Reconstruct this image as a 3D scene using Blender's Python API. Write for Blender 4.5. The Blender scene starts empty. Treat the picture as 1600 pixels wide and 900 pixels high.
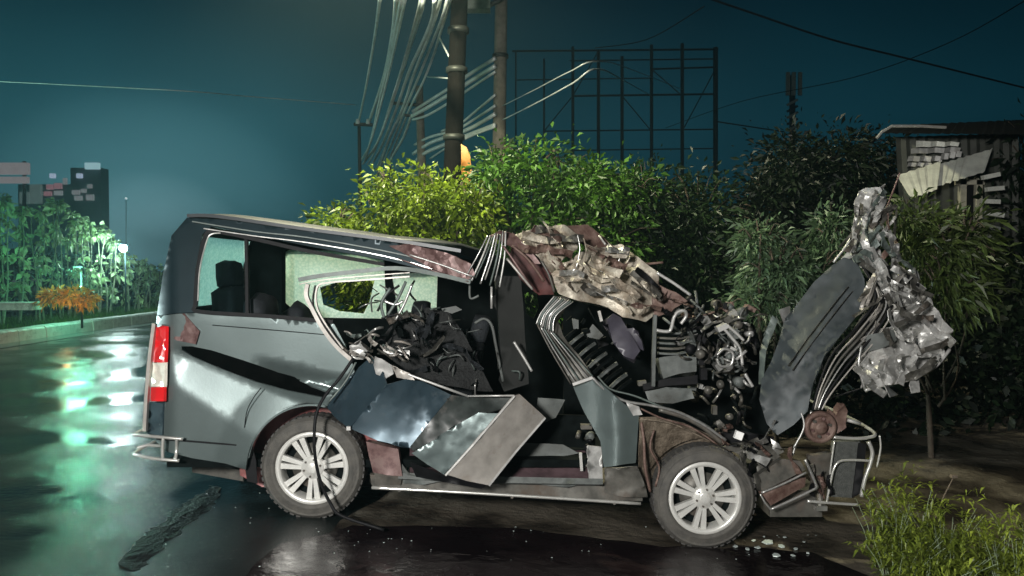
import bpy, bmesh, math, random
from mathutils import Vector, Matrix, noise
from mathutils.geometry import delaunay_2d_cdt

random.seed(7)
SC = bpy.context.scene
COL = SC.collection
R = math.radians

# ---------------------------------------------------------------- camera
CAM_H, F = 1.62, 1200.0
PITCH = math.atan(30 / F)
cd = bpy.data.cameras.new("camera")
cd.sensor_width = 36.0
cd.lens = 36.0 * F / 1600
cd.clip_end = 3000
cam = bpy.data.objects.new("camera", cd)
COL.objects.link(cam)
cam.location = (0, 0, CAM_H)
cam.rotation_euler = (math.pi / 2 - PITCH, 0, 0)
SC.camera = cam

# ---------------------------------------------------------------- night sky
w = bpy.data.worlds.new("World")
SC.world = w
w.use_nodes = True
nt = w.node_tree
nt.nodes.clear()
N = nt.nodes.new
L = nt.links.new
out = N('ShaderNodeOutputWorld')
bg = N('ShaderNodeBackground')
bg.inputs['Strength'].default_value = 1.0
tc = N('ShaderNodeTexCoord')
# town glow low on the left, fading to deep teal overhead
glow_dir = Vector((-0.47, 1.0, -0.01)).normalized()
dot = N('ShaderNodeVectorMath'); dot.operation = 'DOT_PRODUCT'
nrm = N('ShaderNodeVectorMath'); nrm.operation = 'NORMALIZE'
L(tc.outputs['Generated'], nrm.inputs[0])
L(nrm.outputs[0], dot.inputs[0]); dot.inputs[1].default_value = glow_dir
rmp = N('ShaderNodeValToRGB')
e = rmp.color_ramp.elements
e[0].position = 0.0; e[0].color = (0.001, 0.007, 0.012, 1)
e[1].position = 1.0; e[1].color = (0.22, 0.46, 0.52, 1)
for p, c in ((0.80, (0.0045, 0.040, 0.058, 1)), (0.93, (0.0055, 0.048, 0.064, 1)), (0.975, (0.014, 0.078, 0.100, 1)), (0.993, (0.060, 0.19, 0.225, 1))):
    k = e.new(p); k.color = c
L(dot.outputs['Value'], rmp.inputs[0])
sep = N('ShaderNodeSeparateXYZ'); L(nrm.outputs[0], sep.inputs[0])
elev = N('ShaderNodeValToRGB')
ee = elev.color_ramp.elements
ee[0].position = 0.0; ee[0].color = (1.15, 1.1, 1.1, 1)
ee[1].position = 0.75; ee[1].color = (0.12, 0.12, 0.13, 1)
k = ee.new(0.18); k.color = (0.95, 0.95, 0.95, 1)
k = ee.new(0.34); k.color = (0.16, 0.26, 0.30, 1)
L(sep.outputs['Z'], elev.inputs[0])
nz = N('ShaderNodeTexNoise'); nz.inputs['Scale'].default_value = 3.0; nz.inputs['Detail'].default_value = 3
L(nrm.outputs[0], nz.inputs['Vector'])
mr = N('ShaderNodeMapRange'); mr.inputs['To Min'].default_value = 0.62; mr.inputs['To Max'].default_value = 1.38
L(nz.outputs['Fac'], mr.inputs['Value'])
m1 = N('ShaderNodeVectorMath'); m1.operation = 'MULTIPLY'
L(rmp.outputs['Color'], m1.inputs[0]); L(elev.outputs['Color'], m1.inputs[1])
m2 = N('ShaderNodeVectorMath'); m2.operation = 'SCALE'
L(m1.outputs[0], m2.inputs[0]); L(mr.outputs[0], m2.inputs['Scale'])
L(m2.outputs[0], bg.inputs['Color'])
L(bg.outputs[0], out.inputs[0])

# ---------------------------------------------------------------- lights
def light(name, kind, loc, power, color, size=0.3, aim=None, spot=None):
    ld = bpy.data.lights.new(name, kind)
    ld.energy = power
    ld.color = color
    if kind == 'AREA':
        ld.shape = 'DISK'; ld.size = size
    else:
        ld.shadow_soft_size = size
    if spot:
        ld.spot_size = R(spot); ld.spot_blend = 0.6
    o = bpy.data.objects.new(name, ld)
    COL.objects.link(o)
    o.location = loc
    if aim is not None:
        o.rotation_euler = (Vector(aim) - Vector(loc)).to_track_quat('-Z', 'Y').to_euler()
    return o
# rescue work light beside the photographer
light("work_light", 'SPOT', (-1.6, -1.3, 2.4), 2350, (1.0, 0.97, 0.93), 0.32, (-0.7, 5.0, 0.95), 86)
# unseen spot added at the left to brighten the van's tail and rear window
light("tail_fill_light", 'SPOT', (-8.6, 6.6, 1.7), 1900, (0.78, 1.0, 0.98), 0.16, (-2.3, 5.85, 1.45), 36)
# sodium street lamp above the frame, over the bright tree and the cables
light("street_lamp_light", 'SPOT', (-2.0, 8.4, 6.2), 2700, (1.0, 0.95, 0.66), 0.15, (-1.3, 9.8, 1.8), 140)

SC.view_settings.view_transform = 'Standard'
SC.view_settings.look = 'None'
SC.view_settings.exposure = 0
SC.view_settings.gamma = 1
SC.view_settings.use_curve_mapping = False
SC.cycles.use_denoising = True
SC.cycles.max_bounces = 6
SC.cycles.transparent_max_bounces = 16
SC.cycles.sample_clamp_indirect = 6

# ---------------------------------------------------------------- damp night air
def haze():
    me = bpy.data.meshes.new('haze')
    x, y0, y1, z0, z1 = 330, -70, 430, -2.0, 17.5
    vs = [(a, b, c) for a in (-x, x) for b in (y0, y1) for c in (z0, z1)]
    me.from_pydata(vs, [], [(0, 1, 3, 2), (4, 6, 7, 5), (0, 4, 5, 1), (2, 3, 7, 6), (0, 2, 6, 4), (1, 5, 7, 3)])
    m = bpy.data.materials.new('haze'); m.use_nodes = True
    n = m.node_tree.nodes; n.remove(n['Principled BSDF'])
    v = n.new('ShaderNodeVolumePrincipled')
    v.inputs['Color'].default_value = (0.55, 0.86, 0.95, 1)
    v.inputs['Density'].default_value = HAZE
    v.inputs['Anisotropy'].default_value = 0.72
    m.node_tree.links.new(v.outputs[0], n['Material Output'].inputs['Volume'])
    me.materials.append(m)
    o = bpy.data.objects.new('haze', me); COL.objects.link(o); o['kind'] = 'stuff'
    return o
HAZE = 0.004
haze()

# ---------------------------------------------------------------- helpers
fw = Vector((0, math.cos(PITCH), -math.sin(PITCH)))
up = Vector((0, math.sin(PITCH), math.cos(PITCH)))
def P(px, py, Y):
    """the point of the place seen at a pixel of the photograph, Y metres away"""
    d = Vector(((px - 800) / F, 0, 0)) + up * (-(py - 450) / F) + fw
    return Vector((0, 0, CAM_H)) + d * (Y / d.y)
Y0 = 4.94
def V(px, py, d=0.0):
    return P(px, py, Y0 + d)

MATS = {}
def mat(name, color, rough=0.5, metal=0.0, var=0.25, scale=8.0, color2=None, bump=0.0, bscale=40.0,
        coat=0.0, emit=None, alpha=1.0, island=False, translucent=0.0, dirt=None, dirt_amt=0.0, spec=0.5):
    if name in MATS:
        return MATS[name]
    m = bpy.data.materials.new(name)
    m.use_nodes = True
    n = m.node_tree.nodes
    l = m.node_tree.links
    b = n['Principled BSDF']
    b.inputs['Roughness'].default_value = rough
    b.inputs['Metallic'].default_value = metal
    b.inputs['Specular IOR Level'].default_value = spec
    if coat: b.inputs['Coat Weight'].default_value = coat; b.inputs['Coat Roughness'].default_value = 0.08
    t = n.new('ShaderNodeTexCoord')
    no = n.new('ShaderNodeTexNoise')
    no.inputs['Scale'].default_value = scale
    no.inputs['Detail'].default_value = 6
    no.inputs['Roughness'].default_value = 0.65
    l.new(t.outputs['Object'], no.inputs['Vector'])
    rp = n.new('ShaderNodeValToRGB')
    c = Vector(color)
    c2 = Vector(color2) if color2 else c * (1 + var)
    c1 = c * (1 - var) if not color2 else c
    rp.color_ramp.elements[0].color = (*c1, 1); rp.color_ramp.elements[0].position = 0.35
    rp.color_ramp.elements[1].color = (*c2, 1); rp.color_ramp.elements[1].position = 0.65
    l.new(no.outputs['Fac'], rp.inputs[0])
    src = rp.outputs['Color']
    if island:
        g = n.new('ShaderNodeNewGeometry')
        mr = n.new('ShaderNodeMapRange'); mr.inputs['To Min'].default_value = 0.45; mr.inputs['To Max'].default_value = 1.6
        l.new(g.outputs['Random Per Island'], mr.inputs['Value'])
        mv = n.new('ShaderNodeVectorMath'); mv.operation = 'SCALE'
        l.new(src, mv.inputs[0]); l.new(mr.outputs[0], mv.inputs['Scale'])
        src = mv.outputs[0]
    if dirt:
        n2 = n.new('ShaderNodeTexNoise'); n2.inputs['Scale'].default_value = 3.5; n2.inputs['Detail'].default_value = 9
        n2.inputs['Roughness'].default_value = 0.72
        l.new(t.outputs['Object'], n2.inputs['Vector'])
        r2 = n.new('ShaderNodeValToRGB')
        r2.color_ramp.elements[0].position = 0.62 - 0.3 * dirt_amt; r2.color_ramp.elements[0].color = (0, 0, 0, 1)
        r2.color_ramp.elements[1].position = 0.80 - 0.3 * dirt_amt; r2.color_ramp.elements[1].color = (1, 1, 1, 1)
        l.new(n2.outputs['Fac'], r2.inputs[0])
        mx = n.new('ShaderNodeMix'); mx.data_type = 'RGBA'
        l.new(r2.outputs['Color'], mx.inputs[0])
        l.new(src, mx.inputs[6]); mx.inputs[7].default_value = (*dirt, 1)
        src = mx.outputs[2]
        mq = n.new('ShaderNodeMapRange'); mq.inputs['To Min'].default_value = rough; mq.inputs['To Max'].default_value = 0.85
        l.new(r2.outputs['Color'], mq.inputs['Value']); l.new(mq.outputs[0], b.inputs['Roughness'])
        if metal:
            mm = n.new('ShaderNodeMapRange'); mm.inputs['To Min'].default_value = metal; mm.inputs['To Max'].default_value = 0.0
            l.new(r2.outputs['Color'], mm.inputs['Value']); l.new(mm.outputs[0], b.inputs['Metallic'])
    l.new(src, b.inputs['Base Color'])
    if bump:
        nb = n.new('ShaderNodeTexNoise'); nb.inputs['Scale'].default_value = bscale; nb.inputs['Detail'].default_value = 5
        l.new(t.outputs['Object'], nb.inputs['Vector'])
        bp = n.new('ShaderNodeBump'); bp.inputs['Strength'].default_value = bump; bp.inputs['Distance'].default_value = 0.02
        l.new(nb.outputs['Fac'], bp.inputs['Height']); l.new(bp.outputs[0], b.inputs['Normal'])
    if emit:
        b.inputs['Emission Color'].default_value = (*emit[0], 1); b.inputs['Emission Strength'].default_value = emit[1]
    if alpha < 1: b.inputs['Alpha'].default_value = alpha
    if translucent:
        o = n['Material Output']
        tr = n.new('ShaderNodeBsdfTranslucent'); l.new(src, tr.inputs['Color'])
        ms = n.new('ShaderNodeMixShader'); ms.inputs[0].default_value = translucent
        l.new(b.outputs[0], ms.inputs[1]); l.new(tr.outputs[0], ms.inputs[2]); l.new(ms.outputs[0], o.inputs['Surface'])
    MATS[name] = m
    return m

def root_loc(o):
    v = Vector((0, 0, 0))
    while o is not None:
        v += o.location
        o = o.parent
    return v

def link_mesh(name, me, material, parent=None):
    o = bpy.data.objects.new(name, me)
    COL.objects.link(o)
    if material is not None and not me.materials:
        me.materials.append(material)
    if parent is not None:
        o.parent = parent
    return o

def obj(name, verts, faces, material, parent=None, smooth=False, origin=None):
    """one mesh object from points of the place; its own origin is its parent's, or the point given"""
    off = root_loc(parent) if parent is not None else Vector(origin or (0, 0, 0))
    me = bpy.data.meshes.new(name)
    me.from_pydata([tuple(Vector(v) - off) for v in verts], [], faces)
    me.update()
    if smooth:
        me.polygons.foreach_set('use_smooth', [True] * len(me.polygons))
    o = link_mesh(name, me, material, parent)
    if parent is None and origin is not None:
        o.location = origin
    return o

def tag(o, label=None, cat=None, group=None, kind=None):
    if label: o['label'] = label
    if cat: o['category'] = cat
    if group: o['group'] = group
    if kind: o['kind'] = kind
    return o

def thing(name, loc, label, cat, group=None):
    o = bpy.data.objects.new(name, None)
    o.empty_display_size = 0.2
    COL.objects.link(o)
    o.location = loc
    return tag(o, label, cat, group)

class MB:
    """collects shapes, then links them as one mesh"""
    def __init__(s): s.v = []; s.f = []
    def add(s, vs, fs):
        k = len(s.v)
        s.v += [Vector(v) for v in vs]
        s.f += [tuple(i + k for i in f) for f in fs]
        return s
    def tube(s, pts, r, n=8, r2=None, cap=True):
        pts = [Vector(p) for p in pts]
        m = len(pts)
        rings = []
        prev = None
        for i, p in enumerate(pts):
            a = pts[max(0, i - 1)]; b = pts[min(m - 1, i + 1)]
            t = (b - a)
            if t.length < 1e-9: t = Vector((0, 0, 1))
            t.normalize()
            ref = prev if prev is not None else (Vector((0, 0, 1)) if abs(t.z) < 0.9 else Vector((1, 0, 0)))
            u = (ref - t * ref.dot(t))
            if u.length < 1e-4: u = t.orthogonal()
            u.normalize(); prev = u
            w_ = t.cross(u)
            rr = r if r2 is None else r + (r2 - r) * i / (m - 1)
            rings.append([p + (u * math.cos(q) + w_ * math.sin(q)) * rr for q in [2 * math.pi * k / n for k in range(n)]])
        vs = [v for g in rings for v in g]
        fs = []
        for i in range(m - 1):
            for k in range(n):
                fs.append((i * n + k, i * n + (k + 1) % n, (i + 1) * n + (k + 1) % n, (i + 1) * n + k))
        if cap:
            fs.append(tuple(range(n - 1, -1, -1))); fs.append(tuple((m - 1) * n + k for k in range(n)))
        return s.add(vs, fs)
    def box(s, c, size, rot=None):
        c = Vector(c)
        M = rot.to_matrix() if rot is not None else Matrix.Identity(3)
        vs = [c + M @ Vector((x * size[0] / 2, y * size[1] / 2, z * size[2] / 2)) for x in (-1, 1) for y in (-1, 1) for z in (-1, 1)]
        return s.add(vs, [(0, 1, 3, 2), (4, 6, 7, 5), (0, 4, 5, 1), (2, 3, 7, 6), (0, 2, 6, 4), (1, 5, 7, 3)])
    def build(s, name, material, parent=None, smooth=False, origin=None):
        return obj(name, s.v, s.f, material, parent, smooth, origin)

def spline(pts, k=6):
    """Catmull-Rom through points"""
    pts = [Vector(p) for p in pts]
    if len(pts) < 3: return pts
    res = []
    for i in range(len(pts) - 1):
        p0 = pts[max(0, i - 1)]; p1 = pts[i]; p2 = pts[i + 1]; p3 = pts[min(len(pts) - 1, i + 2)]
        for j in range(k):
            t = j / k
            res.append(0.5 * ((2 * p1) + (p2 - p0) * t + (2 * p0 - 5 * p1 + 4 * p2 - p3) * t * t + (3 * p1 - p0 - 3 * p2 + p3) * t ** 3))
    res.append(pts[-1])
    return res

def inside(x, y, poly):
    c = False
    j = len(poly) - 1
    for i in range(len(poly)):
        xi, yi = poly[i][0], poly[i][1]; xj, yj = poly[j][0], poly[j][1]
        if (yi > y) != (yj > y) and x < (xj - xi) * (y - yi) / (yj - yi) + xi:
            c = not c
        j = i
    return c

def tri_poly(poly, step, holes=(), rnd=0.25, seed=1):
    """triangulate a 2-D outline with points spread inside; returns (points, tris)"""
    rg = random.Random(seed)
    pts, edges = [], []
    def ring(pl):
        s0 = len(pts)
        for i in range(len(pl)):
            a = Vector(pl[i][:2]); b = Vector(pl[(i + 1) % len(pl)][:2])
            n = max(1, int((b - a).length / step))
            for k in range(n):
                pts.append(a + (b - a) * k / n)
        m = len(pts) - s0
        for i in range(m):
            edges.append((s0 + i, s0 + (i + 1) % m))
    ring(poly)
    for h in holes: ring(h)
    nb = len(pts)
    bp = list(pts)
    xs = [p[0] for p in poly]; ys = [p[1] for p in poly]
    y = min(ys); row = 0
    while y < max(ys):
        x = min(xs) + (step / 2 if row % 2 else 0)
        while x < max(xs):
            q = Vector((x + rg.uniform(-rnd, rnd) * step, y + rg.uniform(-rnd, rnd) * step))
            if inside(q.x, q.y, poly) and not any(inside(q.x, q.y, h) for h in holes) and min((q - b).length for b in bp) > step * 0.45:
                pts.append(q)
            x += step
        y += step * 0.87; row += 1
    res = delaunay_2d_cdt([Vector(p) for p in pts], edges, [], 0, 1e-5)
    vs, fs = res[0], res[2]
    tris = []
    for f in fs:
        c = sum((vs[i] for i in f), Vector((0, 0))) / len(f)
        if inside(c.x, c.y, poly) and not any(inside(c.x, c.y, h) for h in holes):
            tris.append(tuple(f))
    return vs, tris

FOLDS = {}
def fold(q, nv, cs, seed):
    """planar facets meeting in straight creases, as crushed sheet metal has"""
    if seed not in FOLDS:
        rg = random.Random(seed * 11 + 5)
        ls = []
        for k in range(8 if cs > 8 else 4):
            a = rg.uniform(0, math.pi)
            f = cs * (0.35, 0.5, 0.75, 1.0, 1.3, 1.8, 2.5, 3.4)[k]
            ls.append((math.cos(a) * f, math.sin(a) * f, rg.uniform(0, 2), (1.1, .9, .75, .6, .5, .32, .16, .08)[k], rg.uniform(.5, 3), rg.uniform(-1, 1)))
        FOLDS[seed] = ls
    y = x = z = 0
    for a, b, ph, am, mf, sh in FOLDS[seed]:
        t = q.x * a + q.z * b + ph + nv.x * .35
        tri = abs((t % 2) - 1) - .5
        mask = .5 + .8 * noise.noise(Vector((q.x * mf + ph * 9, q.z * mf, sh * 5)))
        y += tri * am * mask; x += tri * am * sh * .35; z -= tri * am * sh * .25
    return Vector((x * .6, y * 1.1, z * .6)) + Vector((nv.x, 0, nv.z)) * .12

def panel(name, poly, m, parent, d=0.0, step=14, holes=(), crumple=0.0, cs=5.0, thick=0.006, smooth=True,
          df=None, seed=1, fine=0.0, sharp=False):
    """sheet metal seen in outline at poly [(px, py[, depth])]; crumple in metres"""
    vs, tris = tri_poly(poly, step, holes, 0.3, seed)
    has_d = any(len(p) > 2 for p in poly)
    V3 = []
    deps = None
    if has_d:
        # depth: straight along the outline, relaxed smoothly across the inside
        n_ = len(vs); deps = [0.0] * n_; fixed = [False] * n_
        for i, v in enumerate(vs):
            sw = sd = 0
            for k in range(len(poly)):
                a, b = poly[k], poly[(k + 1) % len(poly)]
                ab = Vector((b[0] - a[0], b[1] - a[1])); ap = Vector((v.x - a[0], v.y - a[1]))
                t = max(0, min(1, ap.dot(ab) / max(1e-6, ab.dot(ab))))
                q = (ap - ab * t).length
                dv = (a[2] if len(a) > 2 else d) * (1 - t) + (b[2] if len(b) > 2 else d) * t
                if q < .05: deps[i] = dv; fixed[i] = True; break
                w_ = 1 / (q * q + 4); sw += w_; sd += w_ * dv
            else: deps[i] = sd / sw
        nb_ = [set() for _ in range(n_)]
        for f in tris:
            for a in f: nb_[a].update(f)
        free = [(i, [j for j in nb_[i] if j != i]) for i in range(n_) if not fixed[i] and len(nb_[i]) > 2]
        for _ in range(30):
            for i, nn in free: deps[i] = sum(deps[j] for j in nn) / len(nn)
    for vi, v in enumerate(vs):
        dep = deps[vi] if deps else d
        if df: dep += df(v.x, v.y)
        q = V(v.x, v.y, dep)
        if crumple:
            so = Vector((seed * 7.3, seed * 3.1, seed * 1.7))
            nv = noise.noise_vector(q * cs + so)
            if sharp:
                q = q + fold(q, nv, cs, seed) * crumple
            else:
                q = q + Vector((nv.x * 0.2, nv.y, nv.z * 0.2)) * crumple
        if fine:
            q = q + Vector((0, noise.noise(q * 17 + Vector((seed, 0, 0))) * fine, 0))
        V3.append(q)
    off = root_loc(parent) if parent is not None else Vector((0, 0, 0))
    bm = bmesh.new()
    bv = [bm.verts.new(q - off) for q in V3]
    for t in tris:
        try: bm.faces.new([bv[i] for i in t])
        except ValueError: pass
    for v in [v for v in bm.verts if not v.link_faces]: bm.verts.remove(v)
    bmesh.ops.recalc_face_normals(bm, faces=bm.faces)
    s = sum(f.normal.y for f in bm.faces)
    if s > 0: bmesh.ops.reverse_faces(bm, faces=bm.faces)
    bm.normal_update()
    if thick:
        top = list(bm.verts)
        bf = list(bm.faces)
        be = [e_ for e_ in bm.edges if len(e_.link_faces) == 1]
        loops = []
        for e_ in be:
            a, b = e_.verts
            lp = list(e_.link_faces[0].verts)
            if lp[(lp.index(a) + 1) % len(lp)] == b: a, b = b, a
            loops.append((a, b))
        nd = {v: bm.verts.new(v.co - v.normal * thick) for v in top}
        for f in bf:
            bm.faces.new([nd[v] for v in reversed(f.verts)])
        r1 = {}; r2 = {}
        for a, b in loops:
            for v in (a, b):
                if v not in r1: r1[v] = bm.verts.new(v.co); r2[v] = bm.verts.new(nd[v].co)
            bm.faces.new([r1[a], r1[b], r2[b], r2[a]])
    me = bpy.data.meshes.new(name)
    bm.to_mesh(me); bm.free()
    if smooth and not (sharp and cs > 8): me.polygons.foreach_set('use_smooth', [True] * len(me.polygons))
    return link_mesh(name, me, m, parent)

def shreds(name, zone, n, L, W, mats, parent, d, dd=.08, ang=None, seed=1):
    """torn, bent strips of sheet metal, each its own piece, inside the outline zone"""
    rg = random.Random(seed)
    xs = [p[0] for p in zone]; ys = [p[1] for p in zone]
    k = 0
    while k < n:
        x = rg.uniform(min(xs), max(xs)); y = rg.uniform(min(ys), max(ys))
        if not inside(x, y, zone): continue
        a = (rg.uniform(0, math.pi) if ang is None else ang + rg.uniform(-.5, .5))
        l_ = L * rg.uniform(.5, 1.3); w_ = W * rg.uniform(.4, 1.3)
        ca, sa = math.cos(a), math.sin(a)
        pl = []
        m_ = 5
        c0 = rg.uniform(-.5, .5) * w_
        for i in range(m_):
            u = -l_ / 2 + l_ * i / (m_ - 1); v = w_ * rg.uniform(.15, .6) + c0 * (1 - (2 * u / l_) ** 2)
            pl.append((x + u * ca - v * sa, y + u * sa + v * ca, d + rg.uniform(-dd, dd)))
        for i in range(m_ - 1, -1, -1):
            u = -l_ / 2 + l_ * i / (m_ - 1) + rg.uniform(-2, 2); v = -w_ * rg.uniform(.15, .6) + c0 * (1 - (2 * u / l_) ** 2)
            pl.append((x + u * ca - v * sa, y + u * sa + v * ca, d + rg.uniform(-dd, dd)))
        panel(name, pl, rg.choice(mats), parent, step=max(4, W * .35), thick=.004, crumple=.01, cs=9, sharp=True, seed=seed * 50 + k)
        k += 1

def vt(name, pts, r, m, parent, n=8, sm=True, curve=True, r2=None):
    """tube through [(px, py, depth)]"""
    q = [V(*p) for p in pts]
    if curve: q = spline(q, 5)
    if m is M_chrome: r *= .8
    return MB().tube(q, r, n, r2).build(name, m, parent, sm)

def strip(name, pts, w_, t_, m, parent, curve=True):
    """flat folded strip along [(px, py, depth)], w_ wide in the picture plane, t_ deep"""
    q = [V(*p) for p in pts]
    if curve: q = spline(q, 4)
    vs, fs = [], []
    for i, p in enumerate(q):
        a = q[max(0, i - 1)]; b = q[min(len(q) - 1, i + 1)]
        t = (b - a).normalized()
        s = t.cross(Vector((0, 1, 0)))
        s = s.normalized() if s.length > 1e-4 else Vector((1, 0, 0))
        o_ = Vector((0, 1, 0))
        vs += [p - s * w_ / 2, p + s * w_ / 2, p + s * w_ / 2 + o_ * t_, p - s * w_ / 2 + o_ * t_]
    for i in range(len(q) - 1):
        for k in range(4):
            fs.append((i * 4 + k, i * 4 + (k + 1) % 4, i * 4 + 4 + (k + 1) % 4, i * 4 + 4 + k))
    fs.append((3, 2, 1, 0)); n_ = (len(q) - 1) * 4; fs.append((n_, n_ + 1, n_ + 2, n_ + 3))
    return obj(name, vs, fs, m, parent)

#==MATERIALS
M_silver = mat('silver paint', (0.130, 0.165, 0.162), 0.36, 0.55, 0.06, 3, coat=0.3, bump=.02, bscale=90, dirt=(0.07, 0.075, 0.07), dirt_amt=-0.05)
M_pillar = mat('pillar paint with sky reflection tone', (0.016, 0.030, 0.036), 0.32, 0.4, 0.15, 3, coat=0.3)  # dark sky reflection on the upper body, put into its colour
M_blue = mat('blue paint with dark reflection tone', (0.032, 0.055, 0.070), 0.36, 0.40, 0.2, 3, coat=0.2, dirt=(0.04, 0.05, 0.05), dirt_amt=0.1)  # on the door skin, dark reflections put into the paint colour
M_roof = mat('wet dark roof', (0.012, 0.018, 0.022), 0.42, 0.1, 0.3, 5)
M_tan = mat('mud stained sheet metal', (0.30, 0.25, 0.19), 0.5, 0.25, 0.0, 9, color2=(0.62, 0.58, 0.48), dirt=(0.05, 0.032, 0.022), dirt_amt=0.5, bump=.5, bscale=24)
M_bare = mat('torn bare steel', (0.50, 0.50, 0.48), 0.32, 0.75, 0.25, 14, dirt=(0.10, 0.085, 0.07), dirt_amt=0.2)
M_bright = mat('bright crumpled metal', (0.50, 0.50, 0.48), 0.42, 0.45, 0.18, 10, dirt=(0.16, 0.14, 0.12), dirt_amt=0.25)
M_greymetal = mat('grey chassis metal', (0.10, 0.097, 0.085), 0.5, 0.4, 0.35, 12, dirt=(0.08, 0.06, 0.045), dirt_amt=0.4)
M_chrome = mat('steel tube', (0.62, 0.62, 0.58), 0.25, 0.6, 0.1, 10)
M_rust = mat('rusty brown metal', (0.085, 0.045, 0.036), 0.6, 0.2, 0.0, 12, color2=(0.19, 0.13, 0.105), bump=0.3)
M_mud = mat('mud caked wheel well', (0.06, 0.045, 0.03), 0.7, 0.0, 0.0, 14, color2=(0.19, 0.155, 0.115), bump=0.5, bscale=60)
M_red = mat('dark red primer', (0.16, 0.035, 0.035), 0.45, 0.1, 0.0, 9, color2=(0.24, 0.075, 0.07), dirt=(0.07, 0.05, 0.04), dirt_amt=0.35)
M_pink = mat('red brown scraped metal', (0.085, 0.042, 0.040), 0.45, 0.3, 0.0, 14, color2=(0.21, 0.135, 0.125), dirt=(0.1, 0.07, 0.06), dirt_amt=0.3)
M_black = mat('black plastic', (0.006, 0.006, 0.007), 0.6, 0, 0.4, 20, spec=.2)
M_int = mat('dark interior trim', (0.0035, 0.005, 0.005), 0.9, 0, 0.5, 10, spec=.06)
M_deep = mat('black for shaded dent', (0.002, 0.002, 0.002), 1.0, 0, 0.5, 10, spec=0.0)  # shade of the diagonal dent, put in as plain black
M_seat = mat('dark seat fabric', (0.008, 0.011, 0.014), 0.8, 0, 0.4, 30, bump=0.3, bscale=120)
M_grey = mat('grey vinyl', (0.085, 0.095, 0.09), 0.6, 0, 0.3, 14, dirt=(0.04, 0.04, 0.035), dirt_amt=0.3)
M_rubber = mat('worn tyre rubber', (0.055, 0.053, 0.048), 0.75, 0, 0.2, 12, color2=(0.095, 0.090, 0.078), bump=0.25, bscale=90)
M_tread = mat('tyre tread rubber', (0.05, 0.048, 0.045), 0.8, 0, 0.3, 30, bump=0.3)
M_alloy = mat('silver alloy wheel', (0.66, 0.66, 0.62), 0.3, 0.3, 0.1, 8, dirt=(0.2, 0.17, 0.13), dirt_amt=0.12)
M_redlens = mat('red tail lens', (0.55, 0.012, 0.015), 0.15, 0, 0.1, 5, coat=0.6, emit=((1, 0.03, 0.03), 0.12))
M_whitelens = mat('clear tail lens', (0.75, 0.72, 0.62), 0.15, 0, 0.1, 30, coat=0.6)
M_frame = mat('pale door edge', (0.36, 0.34, 0.31), 0.45, 0.3, 0.15, 9, dirt=(0.15, 0.12, 0.09), dirt_amt=0.25)
M_seal = mat('grey green window seal', (0.10, 0.125, 0.115), 0.5, 0.1, 0.3, 9)

def frosted():
    m = bpy.data.materials.new('cracked wet glass'); m.use_nodes = True
    n = m.node_tree.nodes; l = m.node_tree.links
    b = n['Principled BSDF']
    t = n.new('ShaderNodeTexCoord')
    vo = n.new('ShaderNodeTexVoronoi'); vo.inputs['Scale'].default_value = 46
    l.new(t.outputs['Object'], vo.inputs['Vector'])
    rp = n.new('ShaderNodeValToRGB'); rp.color_ramp.elements[0].position = 0.1; rp.color_ramp.elements[0].color = (0.9, 1.0, 0.95, 1)
    rp.color_ramp.elements[1].position = 0.75; rp.color_ramp.elements[1].color = (0.62, 0.80, 0.76, 1)
    l.new(vo.outputs['Distance'], rp.inputs[0]); l.new(rp.outputs[0], b.inputs['Base Color'])
    b.inputs['Roughness'].default_value = 0.35
    tr = n.new('ShaderNodeBsdfTransparent'); ms = n.new('ShaderNodeMixShader'); ms.inputs[0].default_value = 0.07
    tl = n.new('ShaderNodeBsdfTranslucent'); l.new(rp.outputs[0], tl.inputs['Color'])
    ma = n.new('ShaderNodeMixShader'); ma.inputs[0].default_value = 0.7
    l.new(b.outputs[0], ma.inputs[1]); l.new(tl.outputs[0], ma.inputs[2])
    l.new(ma.outputs[0], ms.inputs[1]); l.new(tr.outputs[0], ms.inputs[2])
    l.new(ms.outputs[0], n['Material Output'].inputs[0])
    return m
M_frost = frosted()
def clear_glass():
    m = bpy.data.materials.new('tinted window glass'); m.use_nodes = True
    n = m.node_tree.nodes; l = m.node_tree.links
    g = n.new('ShaderNodeBsdfGlossy'); g.inputs['Roughness'].default_value = 0.03
    tr = n.new('ShaderNodeBsdfTransparent'); tr.inputs['Color'].default_value = (0.75, 0.85, 0.85, 1)
    fr = n.new('ShaderNodeFresnel'); fr.inputs['IOR'].default_value = 1.45
    t = n.new('ShaderNodeTexCoord'); no = n.new('ShaderNodeTexNoise'); no.inputs['Scale'].default_value = 60
    l.new(t.outputs['Object'], no.inputs['Vector'])
    bp = n.new('ShaderNodeBump'); bp.inputs['Strength'].default_value = 0.1
    l.new(no.outputs['Fac'], bp.inputs['Height']); l.new(bp.outputs[0], g.inputs['Normal'])
    ms = n.new('ShaderNodeMixShader'); l.new(fr.outputs[0], ms.inputs[0]); l.new(tr.outputs[0], ms.inputs[1]); l.new(g.outputs[0], ms.inputs[2])
    l.new(ms.outputs[0], n['Material Output'].inputs[0])
    return m
M_glass = clear_glass()

#==GROUND
def gz(x, y):
    """height of the ground: the verge drops to the right under the van's nose"""
    if x < -1.4: z = 0.0
    elif x < 1.3: t = (x + 1.4) / 2.7; z = -0.205 * t
    else: z = -0.205 - 0.05 * min(1, (x - 1.3) / 2)
    if x > 2 and y > 6: z += 0.10 * min(1, (x - 2) / 2) * min(1, (y - 6) / 3)
    if x > 1.2: z += 0.03 * noise.noise(Vector((x * 1.3, y * 1.3, 0))) * min(1, (x - 1.2))
    z += 0.006 * noise.noise(Vector((x * 3, y * 3, 5)))
    return z

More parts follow.
